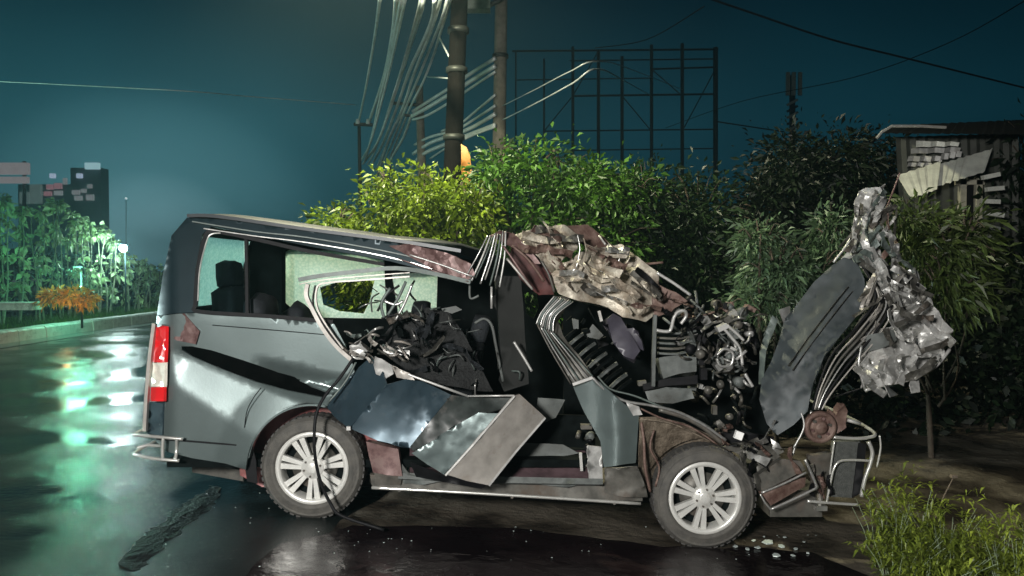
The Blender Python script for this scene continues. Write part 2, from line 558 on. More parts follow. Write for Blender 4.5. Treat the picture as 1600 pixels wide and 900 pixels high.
def wet_mat(name, dry, wet, rough_lo, rough_hi, pud_scale, pud_lo, pud_hi, bump, bscale, spec=0.5, fine=0.3):
    m = bpy.data.materials.new(name); m.use_nodes = True
    n = m.node_tree.nodes; l = m.node_tree.links
    b = n['Principled BSDF']
    t = n.new('ShaderNodeTexCoord')
    a = n.new('ShaderNodeTexNoise'); a.inputs['Scale'].default_value = pud_scale; a.inputs['Detail'].default_value = 6
    l.new(t.outputs['Object'], a.inputs['Vector'])
    r = n.new('ShaderNodeValToRGB'); r.color_ramp.elements[0].position = pud_lo; r.color_ramp.elements[1].position = pud_hi
    l.new(a.outputs['Fac'], r.inputs[0])
    g = n.new('ShaderNodeTexNoise'); g.inputs['Scale'].default_value = 120; g.inputs['Detail'].default_value = 4
    l.new(t.outputs['Object'], g.inputs['Vector'])
    mx = n.new('ShaderNodeMix'); mx.data_type = 'RGBA'
    l.new(r.outputs['Color'], mx.inputs[0]); mx.inputs[6].default_value = (*wet, 1); mx.inputs[7].default_value = (*dry, 1)
    mg = n.new('ShaderNodeMapRange'); mg.inputs['To Min'].default_value = 0.55; mg.inputs['To Max'].default_value = 1.45
    l.new(g.outputs['Fac'], mg.inputs['Value'])
    sc_ = n.new('ShaderNodeVectorMath'); sc_.operation = 'SCALE'
    l.new(mx.outputs[2], sc_.inputs[0]); l.new(mg.outputs[0], sc_.inputs['Scale'])
    l.new(sc_.outputs[0], b.inputs['Base Color'])
    mr = n.new('ShaderNodeMapRange'); mr.inputs['To Min'].default_value = rough_lo; mr.inputs['To Max'].default_value = rough_hi
    l.new(r.outputs['Color'], mr.inputs['Value']); l.new(mr.outputs[0], b.inputs['Roughness'])
    b.inputs['Specular IOR Level'].default_value = spec
    # long soft ripples across and fine grain
    mp = n.new('ShaderNodeMapping'); mp.inputs['Scale'].default_value = (1.0, 1.15, 1)
    l.new(t.outputs['Object'], mp.inputs[0])
    rb = n.new('ShaderNodeTexNoise'); rb.inputs['Scale'].default_value = bscale; rb.inputs['Detail'].default_value = 3
    l.new(mp.outputs[0], rb.inputs['Vector'])
    b1 = n.new('ShaderNodeBump'); b1.inputs['Strength'].default_value = bump; b1.inputs['Distance'].default_value = 0.05
    l.new(rb.outputs['Fac'], b1.inputs['Height'])
    mul = n.new('ShaderNodeMath'); mul.operation = 'MULTIPLY'
    l.new(g.outputs['Fac'], mul.inputs[0]); l.new(r.outputs['Color'], mul.inputs[1])
    b2 = n.new('ShaderNodeBump'); b2.inputs['Strength'].default_value = fine; b2.inputs['Distance'].default_value = 0.01
    l.new(mul.outputs[0], b2.inputs['Height']); l.new(b1.outputs[0], b2.inputs['Normal'])
    l.new(b2.outputs[0], b.inputs['Normal'])
    return m
M_road = wet_mat('wet asphalt', (0.016, 0.020, 0.019), (0.006, 0.009, 0.009), 0.11, 0.24, 0.8, 0.40, 0.62, 0.05, 26, fine=0.5)
M_dirt = wet_mat('muddy verge', (0.095, 0.080, 0.058), (0.018, 0.014, 0.012), 0.15, 0.75, 1.7, 0.38, 0.60, 0.4, 14, fine=0.9)
M_puddle = wet_mat('muddy water', (0.012, 0.007, 0.008), (0.007, 0.004, 0.005), 0.10, 0.30, 2.2, 0.4, 0.6, 0.16, 9, fine=0.2)

def sheet(name, xs, ys, zf, m, smooth=True):
    vs = [(x, y, zf(x, y)) for y in ys for x in xs]
    nx = len(xs)
    fs = [(j * nx + i, j * nx + i + 1, (j + 1) * nx + i + 1, (j + 1) * nx + i) for j in range(len(ys) - 1) for i in range(nx - 1)]
    o = obj(name, vs, fs, m, None, smooth)
    o['kind'] = 'structure'
    return o
def frange(a, b, s):
    r_ = []; x = a
    while x < b - 1e-6: r_.append(x); x += s
    r_.append(b); return r_
xs = [-320, -150, -60, -30, -20, -14, -11] + frange(-8, 10, 0.25) + [14, 20, 40, 100, 320]
ys = [-60, -20, -6, -2] + frange(0, 12, 0.25) + [14, 18, 25, 40, 70, 120, 250, 420]
sheet('ground', xs, ys, lambda x, y: gz(x, y) - 0.012, M_dirt)
# road surface: ragged edge against the verge at the right
xr = frange(-10.9, 0.6, 0.23)
def road_z(x, y):
    return gz(x, y) + 0.0
yr = [-30, -10, -3] + frange(0, 10, 0.25) + [12, 15, 20, 30, 50, 90, 200, 420]
def build_road():
    vs, fs = [], []
    nx = 48
    for y in yr:
        edge = -0.95 + 0.30 * noise.noise(Vector((0.3, y * 0.9, 0))) + 0.10 * noise.noise(Vector((4, y * 4, 0)))
        for i in range(nx + 1):
            t = i / nx
            x = -10.9 + (edge + 10.9) * t
            vs.append((x, y, gz(x, y) + (0.004 if i < nx else -0.03)))
    for j in range(len(yr) - 1):
        for i in range(nx):
            a = j * (nx + 1) + i
            fs.append((a, a + 1, a + nx + 2, a + nx + 1))
    o = obj('road', vs, fs, M_road, None, True); o['kind'] = 'structure'
build_road()
# brown flood water in front of the van
def build_puddle():
    poly = [(-1.30, 3.2), (-1.42, 3.9), (-1.34, 4.5), (-1.0, 4.86), (-0.5, 4.98), (0.0, 5.05), (0.6, 4.98), (1.0, 4.9), (1.5, 5.0), (1.95, 4.9), (2.1, 4.5), (2.0, 3.9), (1.8, 3.2)]
    vs2, tris = tri_poly(poly, 0.12, (), 0.2, 3)
    vs = [(v.x + 0.05 * noise.noise(Vector((v.x * 4, v.y * 4, 1))), v.y + 0.05 * noise.noise(Vector((v.x * 4, v.y * 4, 9))), gz(v.x, v.y) + 0.008) for v in vs2]
    o = obj('puddle', vs, [t if (vs2[t[1]] - vs2[t[0]]).cross(vs2[t[2]] - vs2[t[0]]) > 0 else t[::-1] for t in tris], M_puddle, None, True)
    o['kind'] = 'structure'
build_puddle()
# grass median behind the far kerb
M_turf = mat('dark turf', (0.03, 0.055, 0.02), 0.8, 0, 0.4, 4, bump=0.6, bscale=30)
vs = []
for y in [-20, 5, 12, 20, 30, 50, 90, 200, 420]:
    vs += [(-40, y, 0.16), (-11.3, y, 0.18)]
o = obj('median', vs, [(2 * i, 2 * i + 1, 2 * i + 3, 2 * i + 2) for i in range(8)], M_turf); o['kind'] = 'structure'
# kerb: painted blocks
M_kerb = mat('pale painted kerb', (0.50, 0.53, 0.48), 0.5, 0, 0.0, 5, color2=(0.68, 0.72, 0.66), dirt=(0.12, 0.13, 0.11), dirt_amt=0.3, bump=0.3)
kerb = bpy.data.objects.new('kerb', None); COL.objects.link(kerb); kerb.location = (-11.1, 14, 0); kerb['kind'] = 'structure'
kv = MB()
kv.add([(-11.30, 0, 0), (-10.90, 0, 0), (-10.93, 0, 0.24), (-10.97, 0, 0.28), (-11.30, 0, 0.28),
        (-11.30, 0.97, 0), (-10.90, 0.97, 0), (-10.93, 0.97, 0.24), (-10.97, 0.97, 0.28), (-11.30, 0.97, 0.28)],
       [(0, 1, 2, 3, 4), (9, 8, 7, 6, 5), (0, 5, 6, 1), (1, 6, 7, 2), (2, 7, 8, 3), (3, 8, 9, 4), (4, 9, 5, 0)])
kme = None
for i in range(48):
    if kme is None:
        ko = obj('kerb_block', [Vector(v) + Vector((11.1, 0, 0)) for v in kv.v], kv.f, M_kerb)
        kme = ko.data
    else:
        ko = bpy.data.objects.new('kerb_block', kme); COL.objects.link(ko)
    ko.parent = kerb
    ko.location = (random.uniform(-0.012, 0.012), i * 1.0 - 2.0, random.uniform(-0.008, 0.004))
# drain strip along the kerb
M_gut = mat('wet concrete gutter', (0.16, 0.19, 0.17), 0.22, 0, 0.3, 3, bump=0.2, bscale=20)
vs = []
ysg = [-20, 0, 5, 10, 15, 20, 30, 50, 90, 200]
for y in ysg:
    vs += [(-10.9, y, 0.012), (-10.35, y, 0.010)]
o = obj('gutter', vs, [(2 * i, 2 * i + 1, 2 * i + 3, 2 * i + 2) for i in range(len(ysg) - 1)], M_gut); o['kind'] = 'structure'

#==VEGETATION
def leafy(name, blobs, Y, n_cl, per, leaf, m, parent, dy=0.8, droop=0.3, cl=0.22, ratio=0.38, seed=1, shell=0.55):
    """crown of small leaves in clumps; blobs are (px, py, rx, ry) as seen at distance Y"""
    rg = random.Random(seed)
    vs, fs = [], []
    off = root_loc(parent)
    area = [b[2] * b[3] for b in blobs]
    ppm = F / Y
    for c in range(n_cl):
        b = rg.choices(blobs, area)[0]
        while True:
            u = Vector((rg.uniform(-1, 1), rg.uniform(-1, 1), rg.uniform(-1, 1)))
            if shell < u.length < 1.0 or (u.length < 1 and rg.random() < 0.25): break
        u *= 1 + 0.16 * noise.noise(u * 2.7 + Vector((seed, c * 0.0, b[0] * 0.01)))
        cc = P(b[0] + u.x * b[2], b[1] - u.z * b[3], Y + u.y * dy)
        r_ = cl * rg.uniform(0.5, 1.3)
        axis = Vector((u.x + rg.uniform(-.6, .6), u.y + rg.uniform(-.6, .6), u.z + 0.2)).normalized()
        for k in range(per):
            o_ = Vector((rg.gauss(0, 1), rg.gauss(0, 1), rg.gauss(0, 0.8))) * r_ * 0.6
            p = cc + o_
            t = (o_.normalized() * 0.7 + axis * 0.5 + Vector((rg.uniform(-.5, .5), rg.uniform(-.5, .5), rg.uniform(-.5, .5) - droop))).normalized()
            s = t.cross(Vector((rg.uniform(-1, 1), rg.uniform(-1, 1), rg.uniform(-1, 1)))).normalized()
            ln = leaf * (0.40 + 1.25 * rg.random() ** 1.7); wd = ln * ratio
            nn = t.cross(s) * ln * 0.12
            i0 = len(vs)
            vs += [p, p + t * ln * 0.45 + s * wd * 0.5 - nn, p + t * ln - nn * 0.2 - Vector((0, 0, ln * 0.15)), p + t * ln * 0.45 - s * wd * 0.5 - nn]
            fs += [(i0, i0 + 1, i0 + 2), (i0, i0 + 2, i0 + 3)]
    return obj(name, vs, fs, m, parent)

def leafmat(name, c, c2, tr=0.3, rough=0.45):
    return mat(name, Vector(c) * .55, rough, 0, 0, 2.0, color2=c2, island=True, translucent=tr)
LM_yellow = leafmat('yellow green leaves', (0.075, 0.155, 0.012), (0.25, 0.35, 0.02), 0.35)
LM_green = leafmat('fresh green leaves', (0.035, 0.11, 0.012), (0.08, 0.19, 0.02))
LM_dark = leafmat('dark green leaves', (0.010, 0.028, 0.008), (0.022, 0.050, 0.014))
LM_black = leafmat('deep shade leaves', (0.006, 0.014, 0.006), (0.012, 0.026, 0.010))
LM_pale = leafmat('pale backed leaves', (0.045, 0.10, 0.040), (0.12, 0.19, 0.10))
LM_frond = leafmat('long frond leaves', (0.055, 0.085, 0.022), (0.085, 0.125, 0.03))
LM_teal = leafmat('garden leaves', (0.22, 0.42, 0.18), (0.60, 0.85, 0.45))
LM_orange = leafmat('leaves with orange glow colour', (0.8, 0.22, 0.04), (0.9, 0.50, 0.08))  # orange glow of the lit bush put into the leaf colour
M_bark = mat('dark bark', (0.06, 0.045, 0.03), 0.85, 0, 0.4, 12, bump=0.6)
M_stem = mat('pale green stem', (0.20, 0.26, 0.16), 0.7, 0, 0.3, 12)

def tree(name, label, cat, blobs, Y, n_cl, per, leaf, m, base, trunk_r=0.09, limbs=5, group=None, seed=1, **kw):
    bx = P(base, 420, Y)
    z0 = gz(bx.x, Y) if bx.x > -10 else 0.16
    t = thing(name, (bx.x, Y, z0), label, cat, group)
    rg = random.Random(seed * 3 + 1)
    tr = MB()
    for k in range(limbs):
        b = blobs[k % len(blobs)]
        end = P(b[0] + rg.uniform(-.5, .5) * b[2], b[1] - rg.uniform(0, .5) * b[3], Y + rg.uniform(-.4, .4))
        st = Vector((bx.x, Y, z0))
        mid = st.lerp(end, 0.45) + Vector((rg.uniform(-.15, .15), rg.uniform(-.15, .15), 0.15))
        if k == 0: tr.tube(spline([st - Vector((0, 0, 0.1)), mid, end], 5), trunk_r, 7, trunk_r * 0.25)
        else: tr.tube(spline([st.lerp(mid, 0.5 + 0.1 * k / limbs), mid + Vector((rg.uniform(-.2, .2), 0, 0)), end], 4), trunk_r * 0.5, 6, trunk_r * 0.12)
    tr.build('trunk', M_bark, t, True)
    tw = MB()
    for k in range(limbs * 7):
        b = blobs[rg.randrange(len(blobs))]
        a_ = rg.uniform(-.3, 3.4); e0 = P(b[0] + math.cos(a_) * b[2] * .5, b[1] - math.sin(a_) * b[3] * .5, Y + rg.uniform(-.5, .3))
        e1 = P(b[0] + math.cos(a_) * b[2] * 1.15, b[1] - math.sin(a_) * b[3] * 1.2, Y + rg.uniform(-.7, .3))
        tw.tube(spline([e0, e0.lerp(e1, .5) + Vector((0, 0, .06)), e1], 3), .010, 5, .003)
    tw.build('twigs', M_bark, t, True)['kind'] = 'stuff'
    leafy('crown', blobs, Y, n_cl, per, leaf, m, t, seed=seed, **kw)
    return t

tree('broadleaf_tree', 'bright yellow-green leafy tree behind the van roof below the power lines', 'tree',
     [(528, 348, 34, 18), (585, 335, 50, 36), (640, 308, 52, 42), (690, 318, 48, 44), (660, 375, 90, 42), (575, 430, 70, 50), (620, 480, 90, 50), (735, 335, 38, 45), (610, 285, 22, 22)],
     9.6, 430, 28, 0.085, LM_yellow, 640, 0.08, 8, seed=3, cl=0.17, dy=0.7, ratio=.5)
tree('broadleaf_tree', 'mid green bushy tree just right of the concrete pole behind the crumpled roof', 'tree',
     [(775, 268, 42, 36), (830, 262, 50, 42), (885, 285, 56, 42), (940, 300, 60, 40), (830, 340, 100, 60), (930, 380, 90, 60), (820, 460, 90, 70), (985, 300, 40, 34)],
     10.4, 540, 30, 0.092, LM_green, 860, 0.11, 8, seed=5, cl=0.22, dy=0.9, ratio=.46)
tree('broadleaf_tree', 'dark green rounded tree in the middle behind the smashed engine bay', 'tree',
     [(1010, 330, 65, 65), (1090, 340, 72, 62), (1050, 400, 100, 80), (1110, 450, 80, 70), (990, 440, 80, 70)],
     11.0, 540, 26, 0.105, LM_dark, 1060, 0.12, 5, seed=8, cl=0.28, dy=1.0)
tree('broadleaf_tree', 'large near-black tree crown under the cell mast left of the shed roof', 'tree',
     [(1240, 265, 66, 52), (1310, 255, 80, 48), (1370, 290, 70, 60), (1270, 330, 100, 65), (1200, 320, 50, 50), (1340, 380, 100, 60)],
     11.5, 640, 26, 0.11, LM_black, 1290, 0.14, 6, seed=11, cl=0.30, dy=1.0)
tree('leafy_shrub', 'shrub with pale-backed leaves between the engine bay and the upright blue panel', 'shrub',
     [(1190, 380, 36, 32), (1215, 425, 52, 40), (1270, 420, 50, 42), (1185, 470, 40, 30), (1300, 360, 30, 32)],
     7.9, 180, 24, 0.095, LM_pale, 1220, 0.03, 5, seed=13, cl=0.16, dy=0.4, ratio=0.3)
tree('leafy_shrub', 'green long-leaved shrub behind the silver crumpled metal at the right', 'shrub',
     [(1440, 375, 58, 46), (1490, 400, 56, 54), (1420, 345, 40, 26), (1480, 450, 56, 44), (1505, 365, 30, 30)],
     7.4, 160, 24, 0.12, LM_frond, 1460, 0.03, 6, seed=17, cl=0.17, dy=0.5, ratio=0.2, droop=0.35)
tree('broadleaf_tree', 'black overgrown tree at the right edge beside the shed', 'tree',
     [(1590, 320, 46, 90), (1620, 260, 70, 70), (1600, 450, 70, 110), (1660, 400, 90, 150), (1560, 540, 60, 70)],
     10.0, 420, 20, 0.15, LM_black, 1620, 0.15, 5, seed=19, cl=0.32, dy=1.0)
# undergrowth behind everything at the right: nobody could count it
def undergrowth():
    rg = random.Random(23)
    vs, fs = [], []
    for c in range(2100):
        x = rg.uniform(-1.5, 17)
        y = 13.2 + rg.uniform(-0.5, 1.6) - 0.0
        top = 2.6 + 0.8 * noise.noise(Vector((x * 0.5, 0, 3))) + (0.5 if x > 6 else 0)
        z = rg.uniform(-0.2, top)
        cc = Vector((x, y, z))
        for k in range(12):
            p = cc + Vector((rg.gauss(0, .2), rg.gauss(0, .15), rg.gauss(0, .18)))
            t = Vector((rg.uniform(-1, 1), rg.uniform(-1, 1), rg.uniform(-1, .6))).normalized()
            s = t.cross(Vector((rg.uniform(-1, 1), rg.uniform(-1, 1), rg.uniform(-1, 1)))).normalized()
            ln = rg.uniform(.12, .28); wd = ln * .5
            i0 = len(vs)
            vs += [p, p + t * ln * .5 + s * wd * .5, p + t * ln, p + t * ln * .5 - s * wd * .5]
            fs.append((i0, i0 + 1, i0 + 2, i0 + 3))
    for c in range(1500):        # nearer low growth that closes the view under the right-hand shrubs
        x = rg.uniform(2.9, 8.5) if c % 3 else rg.uniform(0.6, 3.2)
        y = rg.uniform(8.3, 10.2)
        cc = Vector((x, y, rg.uniform(-.2, 1.15) * (1 if c % 3 else .7)))
        for k in range(10):
            p = cc + Vector((rg.gauss(0, .14), rg.gauss(0, .12), rg.gauss(0, .12)))
            t = Vector((rg.uniform(-1, 1), rg.uniform(-1, 1), rg.uniform(-1, .6))).normalized()
            s = t.cross(Vector((rg.uniform(-1, 1), rg.uniform(-1, 1), rg.uniform(-1, 1)))).normalized()
            ln = rg.uniform(.07, .18); wd = ln * .5
            i0 = len(vs)
            vs += [p, p + t * ln * .5 + s * wd * .5, p + t * ln, p + t * ln * .5 - s * wd * .5]
            fs.append((i0, i0 + 1, i0 + 2, i0 + 3))
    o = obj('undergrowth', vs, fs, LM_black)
    tag(o, 'black tangle of undergrowth along the back of the verge', 'undergrowth', kind='stuff')
undergrowth()

# row of trained garden plants on the median at the left
row = [(-30, 285, 3), (6, 305, 0), (34, 318, 1), (62, 322, 2), (88, 312, 0), (112, 330, 1), (136, 340, 2), (158, 352, 0), (176, 368, 1), (196, 392, 2), (214, 402, 0), (230, 410, 1), (246, 416, 2), (262, 420, 0)]
row_lab = ['slender leafy plant cut off by the left frame edge', 'tall pale-tipped plant at the far left of the median row',
           'second slender plant from the left with a leafy top', 'third plant from the left beside the bright green stem',
           'plant with two pale tufts left of the orange shrub', 'plant standing directly behind the orange shrub',
           'slender plant just right of the orange shrub', 'plant with drooping pale leaves midway along the row',
           'plant under the dark building corner', 'small plant just left of the lit lamp', 'plant below the bright lit lamp',
           'plant just right of the lit lamp', 'last plant seen before the van tail', 'plant half hidden by the van rear corner', 'far plant behind the van tail']
for i, (px, top, kd) in enumerate(row):
    Yp = 12.9 * F / (800 - px)
    bx = P(px, 420, Yp)
    t = thing('garden_plant', (bx.x, Yp, 0.17), row_lab[i], 'plant', 'slender plants along the median')
    rg = random.Random(100 + i)
    ztop = P(px, top, Yp).z
    st = MB()
    for k in range(3):
        a = Vector((bx.x + rg.uniform(-.12, .12), Yp + rg.uniform(-.15, .15), 0.15))
        b_ = Vector((bx.x + rg.uniform(-.16, .16), Yp + rg.uniform(-.2, .2), ztop - rg.uniform(0, .35)))
        st.tube(spline([a, a.lerp(b_, .35) + Vector((rg.uniform(-.1, .1), 0, 0)), a.lerp(b_, .7) + Vector((rg.uniform(-.12, .12), 0, 0)), b_], 4), 0.03, 6, 0.012)
    st.build('stem', M_stem, t, True)
    bl = [(px + rg.uniform(-4, 4), top + 10, 9, 10), (px + rg.uniform(-4, 4), top + 12, 7, 8)]
    py = top + 30
    while py < 478:
        bl.append((px + rg.uniform(-7, 7), py, 3 + rg.uniform(0, 3), 7)); py += 16
    leafy('foliage', bl, Yp, 34 if i < 9 else 30, 7, 0.17, LM_teal, t, dy=0.10, cl=0.065, seed=40 + i, ratio=0.6, droop=0.6)
t = thing('orange_glow_shrub', tuple(P(105, 480, 17.6)), 'shrub with an orange glow put into its leaves at the foot of the median row', 'shrub')
leafy('foliage', [(85, 466, 20, 11), (118, 464, 24, 13), (140, 470, 12, 8)], 17.6, 70, 12, 0.13, LM_orange, t, dy=0.4, cl=0.12, seed=77)
light('shrub_lamp_glow', 'POINT', tuple(P(104, 480, 17.0)), 4, (1.0, .5, .16), .05)
t = thing('white_planter', tuple(P(30, 482, 17.8)), 'low whitish concrete planter trough under the leftmost median plants', 'planter')
a = P(2, 474, 17.8); b_ = P(58, 484, 17.8)
MB().box(((a.x + b_.x) / 2, 17.8, (a.z + b_.z) / 2), (b_.x - a.x, 0.35, a.z - b_.z)).build('trough', M_kerb, t)
MB().box(((a.x + b_.x) / 2, 17.8, a.z + 0.015), (b_.x - a.x + 0.06, 0.41, 0.03)).build('rim', M_kerb, t)
# dark hedge behind the row
rg = random.Random(5)
vs, fs = [], []
for c in range(1500):
    Yp = rg.uniform(20, 34)
    x = -14.6 - rg.uniform(0, 1.0) - (Yp - 20) * 0.05
    z = 0.2 + rg.random() * (2.1 - (Yp - 20) * 0.07)
    for k in range(8):
        p = Vector((x, Yp, z)) + Vector((rg.gauss(0, .25), rg.gauss(0, .2), rg.gauss(0, .2)))
        t_ = Vector((rg.uniform(-1, 1), rg.uniform(-1, 1), rg.uniform(-1, .6))).normalized()
        s = t_.cross(Vector((rg.uniform(-1, 1), rg.uniform(-1, 1), rg.uniform(-1, 1)))).normalized()
        ln = rg.uniform(.15, .32); i0 = len(vs)
        vs += [p, p + t_ * ln * .5 + s * ln * .25, p + t_ * ln, p + t_ * ln * .5 - s * ln * .25]
        fs.append((i0, i0 + 1, i0 + 2, i0 + 3))
hd = obj('hedge', vs, fs, leafmat('hedge leaves', (0.002, 0.012, 0.010), (0.005, 0.022, 0.018)))
tag(hd, 'dark teal hedge mass behind the slender median plants', 'hedge', kind='stuff')
# median grass
vs, fs = [], []
for c in range(9000):
    y = rg.uniform(13, 34); x = -11.35 - rg.random() ** 1.5 * 3.0
    p = Vector((x, y, 0.17)); ln = rg.uniform(.06, .18)
    t_ = Vector((rg.uniform(-.5, .5), rg.uniform(-.5, .5), 1)).normalized() * ln
    i0 = len(vs); vs += [p - Vector((.02, 0, 0)), p + Vector((.02, 0, 0)), p + t_]; fs.append((i0, i0 + 1, i0 + 2))
tag(obj('grass', vs, fs, LM_green), 'short grass along the top of the far kerb', 'grass', kind='stuff')

# weeds at the lower right, each a clump
wl = ['tall spiky weed clump touching the bull bar foot', 'bright green weed clump left of centre in the lower right patch',
      'weed clump with pale flower heads right of the bull bar', 'low leafy weed at the bottom edge under the bull bar',
      'dense weed clump at the lower right corner', 'weed clump along the right frame edge', 'small weed tuft below the tall brown stalk',
      'flat weed clump between the corner and the bull bar', 'sparse weed tuft at the bottom frame edge']
ws = [(1385, 850, 4.72, .46), (1425, 850, 4.85, .55), (1475, 860, 4.8, .42), (1400, 905, 4.45, .33), (1570, 900, 4.5, .36), (1605, 870, 4.7, .36), (1530, 880, 4.7, .30), (1490, 900, 4.5, .30), (1445, 900, 4.35, .28)]
M_weed = leafmat('weed blades', (0.12, 0.19, 0.025), (0.34, 0.42, 0.06), 0.3)
for i, (px, py, Yp, h) in enumerate(ws):
    b0 = P(px, py, Yp); b0.z = gz(b0.x, Yp) - 0.01
    t = thing('weed_clump', tuple(b0), wl[i], 'weed', 'weeds at the lower right')
    rg = random.Random(300 + i)
    vs, fs = [], []
    for s_ in range(22):
        a0 = rg.uniform(0, 2 * math.pi)
        out_ = rg.uniform(0.03, 0.34)
        root = b0 + Vector((math.cos(a0) * .06, math.sin(a0) * .06, 0))
        tip = b0 + Vector((math.cos(a0) * out_, math.sin(a0) * out_, h * rg.uniform(.25, 1.15)))
        stem = spline([root, root.lerp(tip, .5) + Vector((0, 0, h * .12)), tip], 5)
        for k in range(2, len(stem)):
            for q in range(3):
                p = stem[k]
                d_ = Vector((rg.uniform(-1, 1), rg.uniform(-1, 1), rg.uniform(-.1, 1))).normalized()
                sd = d_.cross(Vector((0, 0, 1))).normalized()
                ln = rg.uniform(.05, .12)
                i0 = len(vs)
                vs += [p, p + d_ * ln * .5 + sd * ln * .075, p + d_ * ln - Vector((0, 0, ln * .3)), p + d_ * ln * .5 - sd * ln * .075]
                fs.append((i0, i0 + 1, i0 + 2, i0 + 3))
    obj('blades', vs, fs, M_weed, t)
    st = MB()
    rg = random.Random(300 + i)
    for s_ in range(34):
        a0 = rg.uniform(0, 2 * math.pi); out_ = rg.uniform(0.03, 0.30)
        root = b0 + Vector((math.cos(a0) * .06, math.sin(a0) * .06, 0))
        tip = b0 + Vector((math.cos(a0) * out_, math.sin(a0) * out_, h * .8))
        if s_ % 3 == 0: st.tube([root, root.lerp(tip, .5) + Vector((0, 0, h * .1)), tip], .003, 4, .0015)
    st.build('stems', M_stem, t)
t = thing('dry_stalk', tuple(P(1465, 800, 5.3)), 'single brown dry stalk leaning above the weeds', 'weed')
MB().tube([P(1462, 810, 5.3), P(1475, 775, 5.3), P(1490, 745, 5.3)], .006, 6, .003).build('stalk', M_mud, t)
MB().box(P(1490, 744, 5.3), (.04, .03, .02)).build('seed_head', M_mud, t)

#==POLES
M_pole_dark = mat('dark wooden pole', (0.006, 0.0052, 0.0045), 0.9, 0, 0.4, 6, bump=0.5, spec=.1)
M_pole_conc = mat('weathered concrete pole', (0.21, 0.19, 0.15), 0.8, 0, 0.25, 6, bump=0.3)
M_steel_dk = mat('galvanised bracket', (0.05, 0.055, 0.05), 0.5, 0.5, 0.2, 10)
M_ins = mat('white insulator', (0.75, 0.8, 0.78), 0.25, 0, 0.1, 10)
M_wire = mat('pale cable', (0.75, 0.82, 0.80), 0.4, 0.2, 0.15, 3)
M_wire_dk = mat('black cable', (0.012, 0.02, 0.025), 0.6, 0, 0.2, 3)
def pole(name, label, top, bot, Y, r0, r1, m, bands=(), z_extra=0.0):
    tp = P(top[0], top[1], Y); bt = P(bot[0], bot[1], Y)
    k = (tp - bt) / (tp.z - bt.z)
    base = bt - k * (bt.z - gz(bt.x, Y) + 0.2)
    tp = tp + k * z_extra
    t = thing(name, tuple(base), label, 'pole')
    MB().tube([base.lerp(tp, i / 8) for i in range(9)], r0, 14, r1).build('shaft', m, t, True)
    for py in bands:
        c = P(top[0] + (bot[0] - top[0]) * (py - top[1]) / (bot[1] - top[1]), py, Y)
        MB().tube([c - Vector((0, 0, .04)), c + Vector((0, 0, .04))], max(r0, r1) * 1.04 + .008, 12).build('band', M_steel_dk, t, True)
    return t
pd = pole('utility_pole', 'thick dark wooden utility pole rising above the van roof', (718, 0), (707, 270), 12.0, .155, .125, M_pole_dark, (48, 110, 215), 1.0)
pc = pole('utility_pole', 'pale concrete utility pole with a box and bracket at its top', (783, 10), (780, 215), 16.0, .155, .125, M_pole_conc, (88,), 0.6)
c = P(746, 4, 15.7); MB().box(c, (.52, .3, .34)).build('transformer_box', mat('pale green box', (.42, .47, .38), .5, .2), pc)
c = P(775, 2, 15.75); MB().tube([c - Vector((.2, 0, .12)), c + Vector((.24, 0, .12))], .05, 8).build('bracket', M_steel_dk, pc, True)
pt = pole('utility_pole', 'thin brownish pole with crossarms behind the yellow-green tree', (655, 135), (662, 360), 18.4, .13, .09, M_pole_conc)
MB().tube([P(612, 161, 18.3), P(676, 166, 18.3)], .04, 6).build('crossarm', M_steel_dk, pt)
MB().tube([P(632, 180, 18.3), P(662, 182, 18.3)], .035, 6).build('crossarm', M_steel_dk, pt)
pf = pole('utility_pole', 'slim pale pole farthest left with two white insulators', (561, 192), (563, 320), 21.4, .065, .045, M_steel_dk)
MB().tube([P(553, 194, 21.3), P(582, 195, 21.3)], .05, 6).build('crossarm', M_steel_dk, pf)
for px in (559, 575):
    MB().tube([P(px, 194, 21.3), P(px, 186, 21.3)], .07, 8, .05).build('insulator', M_ins, pf, True)
t = thing('orange_tarp', tuple(P(728, 275, 11.7)), 'strip of orange plastic hanging on the dark wooden pole', 'tarp')
panel('sheet', [(720, 224), (729, 230), (735, 245), (737, 275), (733, 295), (722, 280)], mat('orange plastic', (.55, .24, .05), .5), t, d=6.75, step=8, crumple=.06, cs=4, thick=.01)

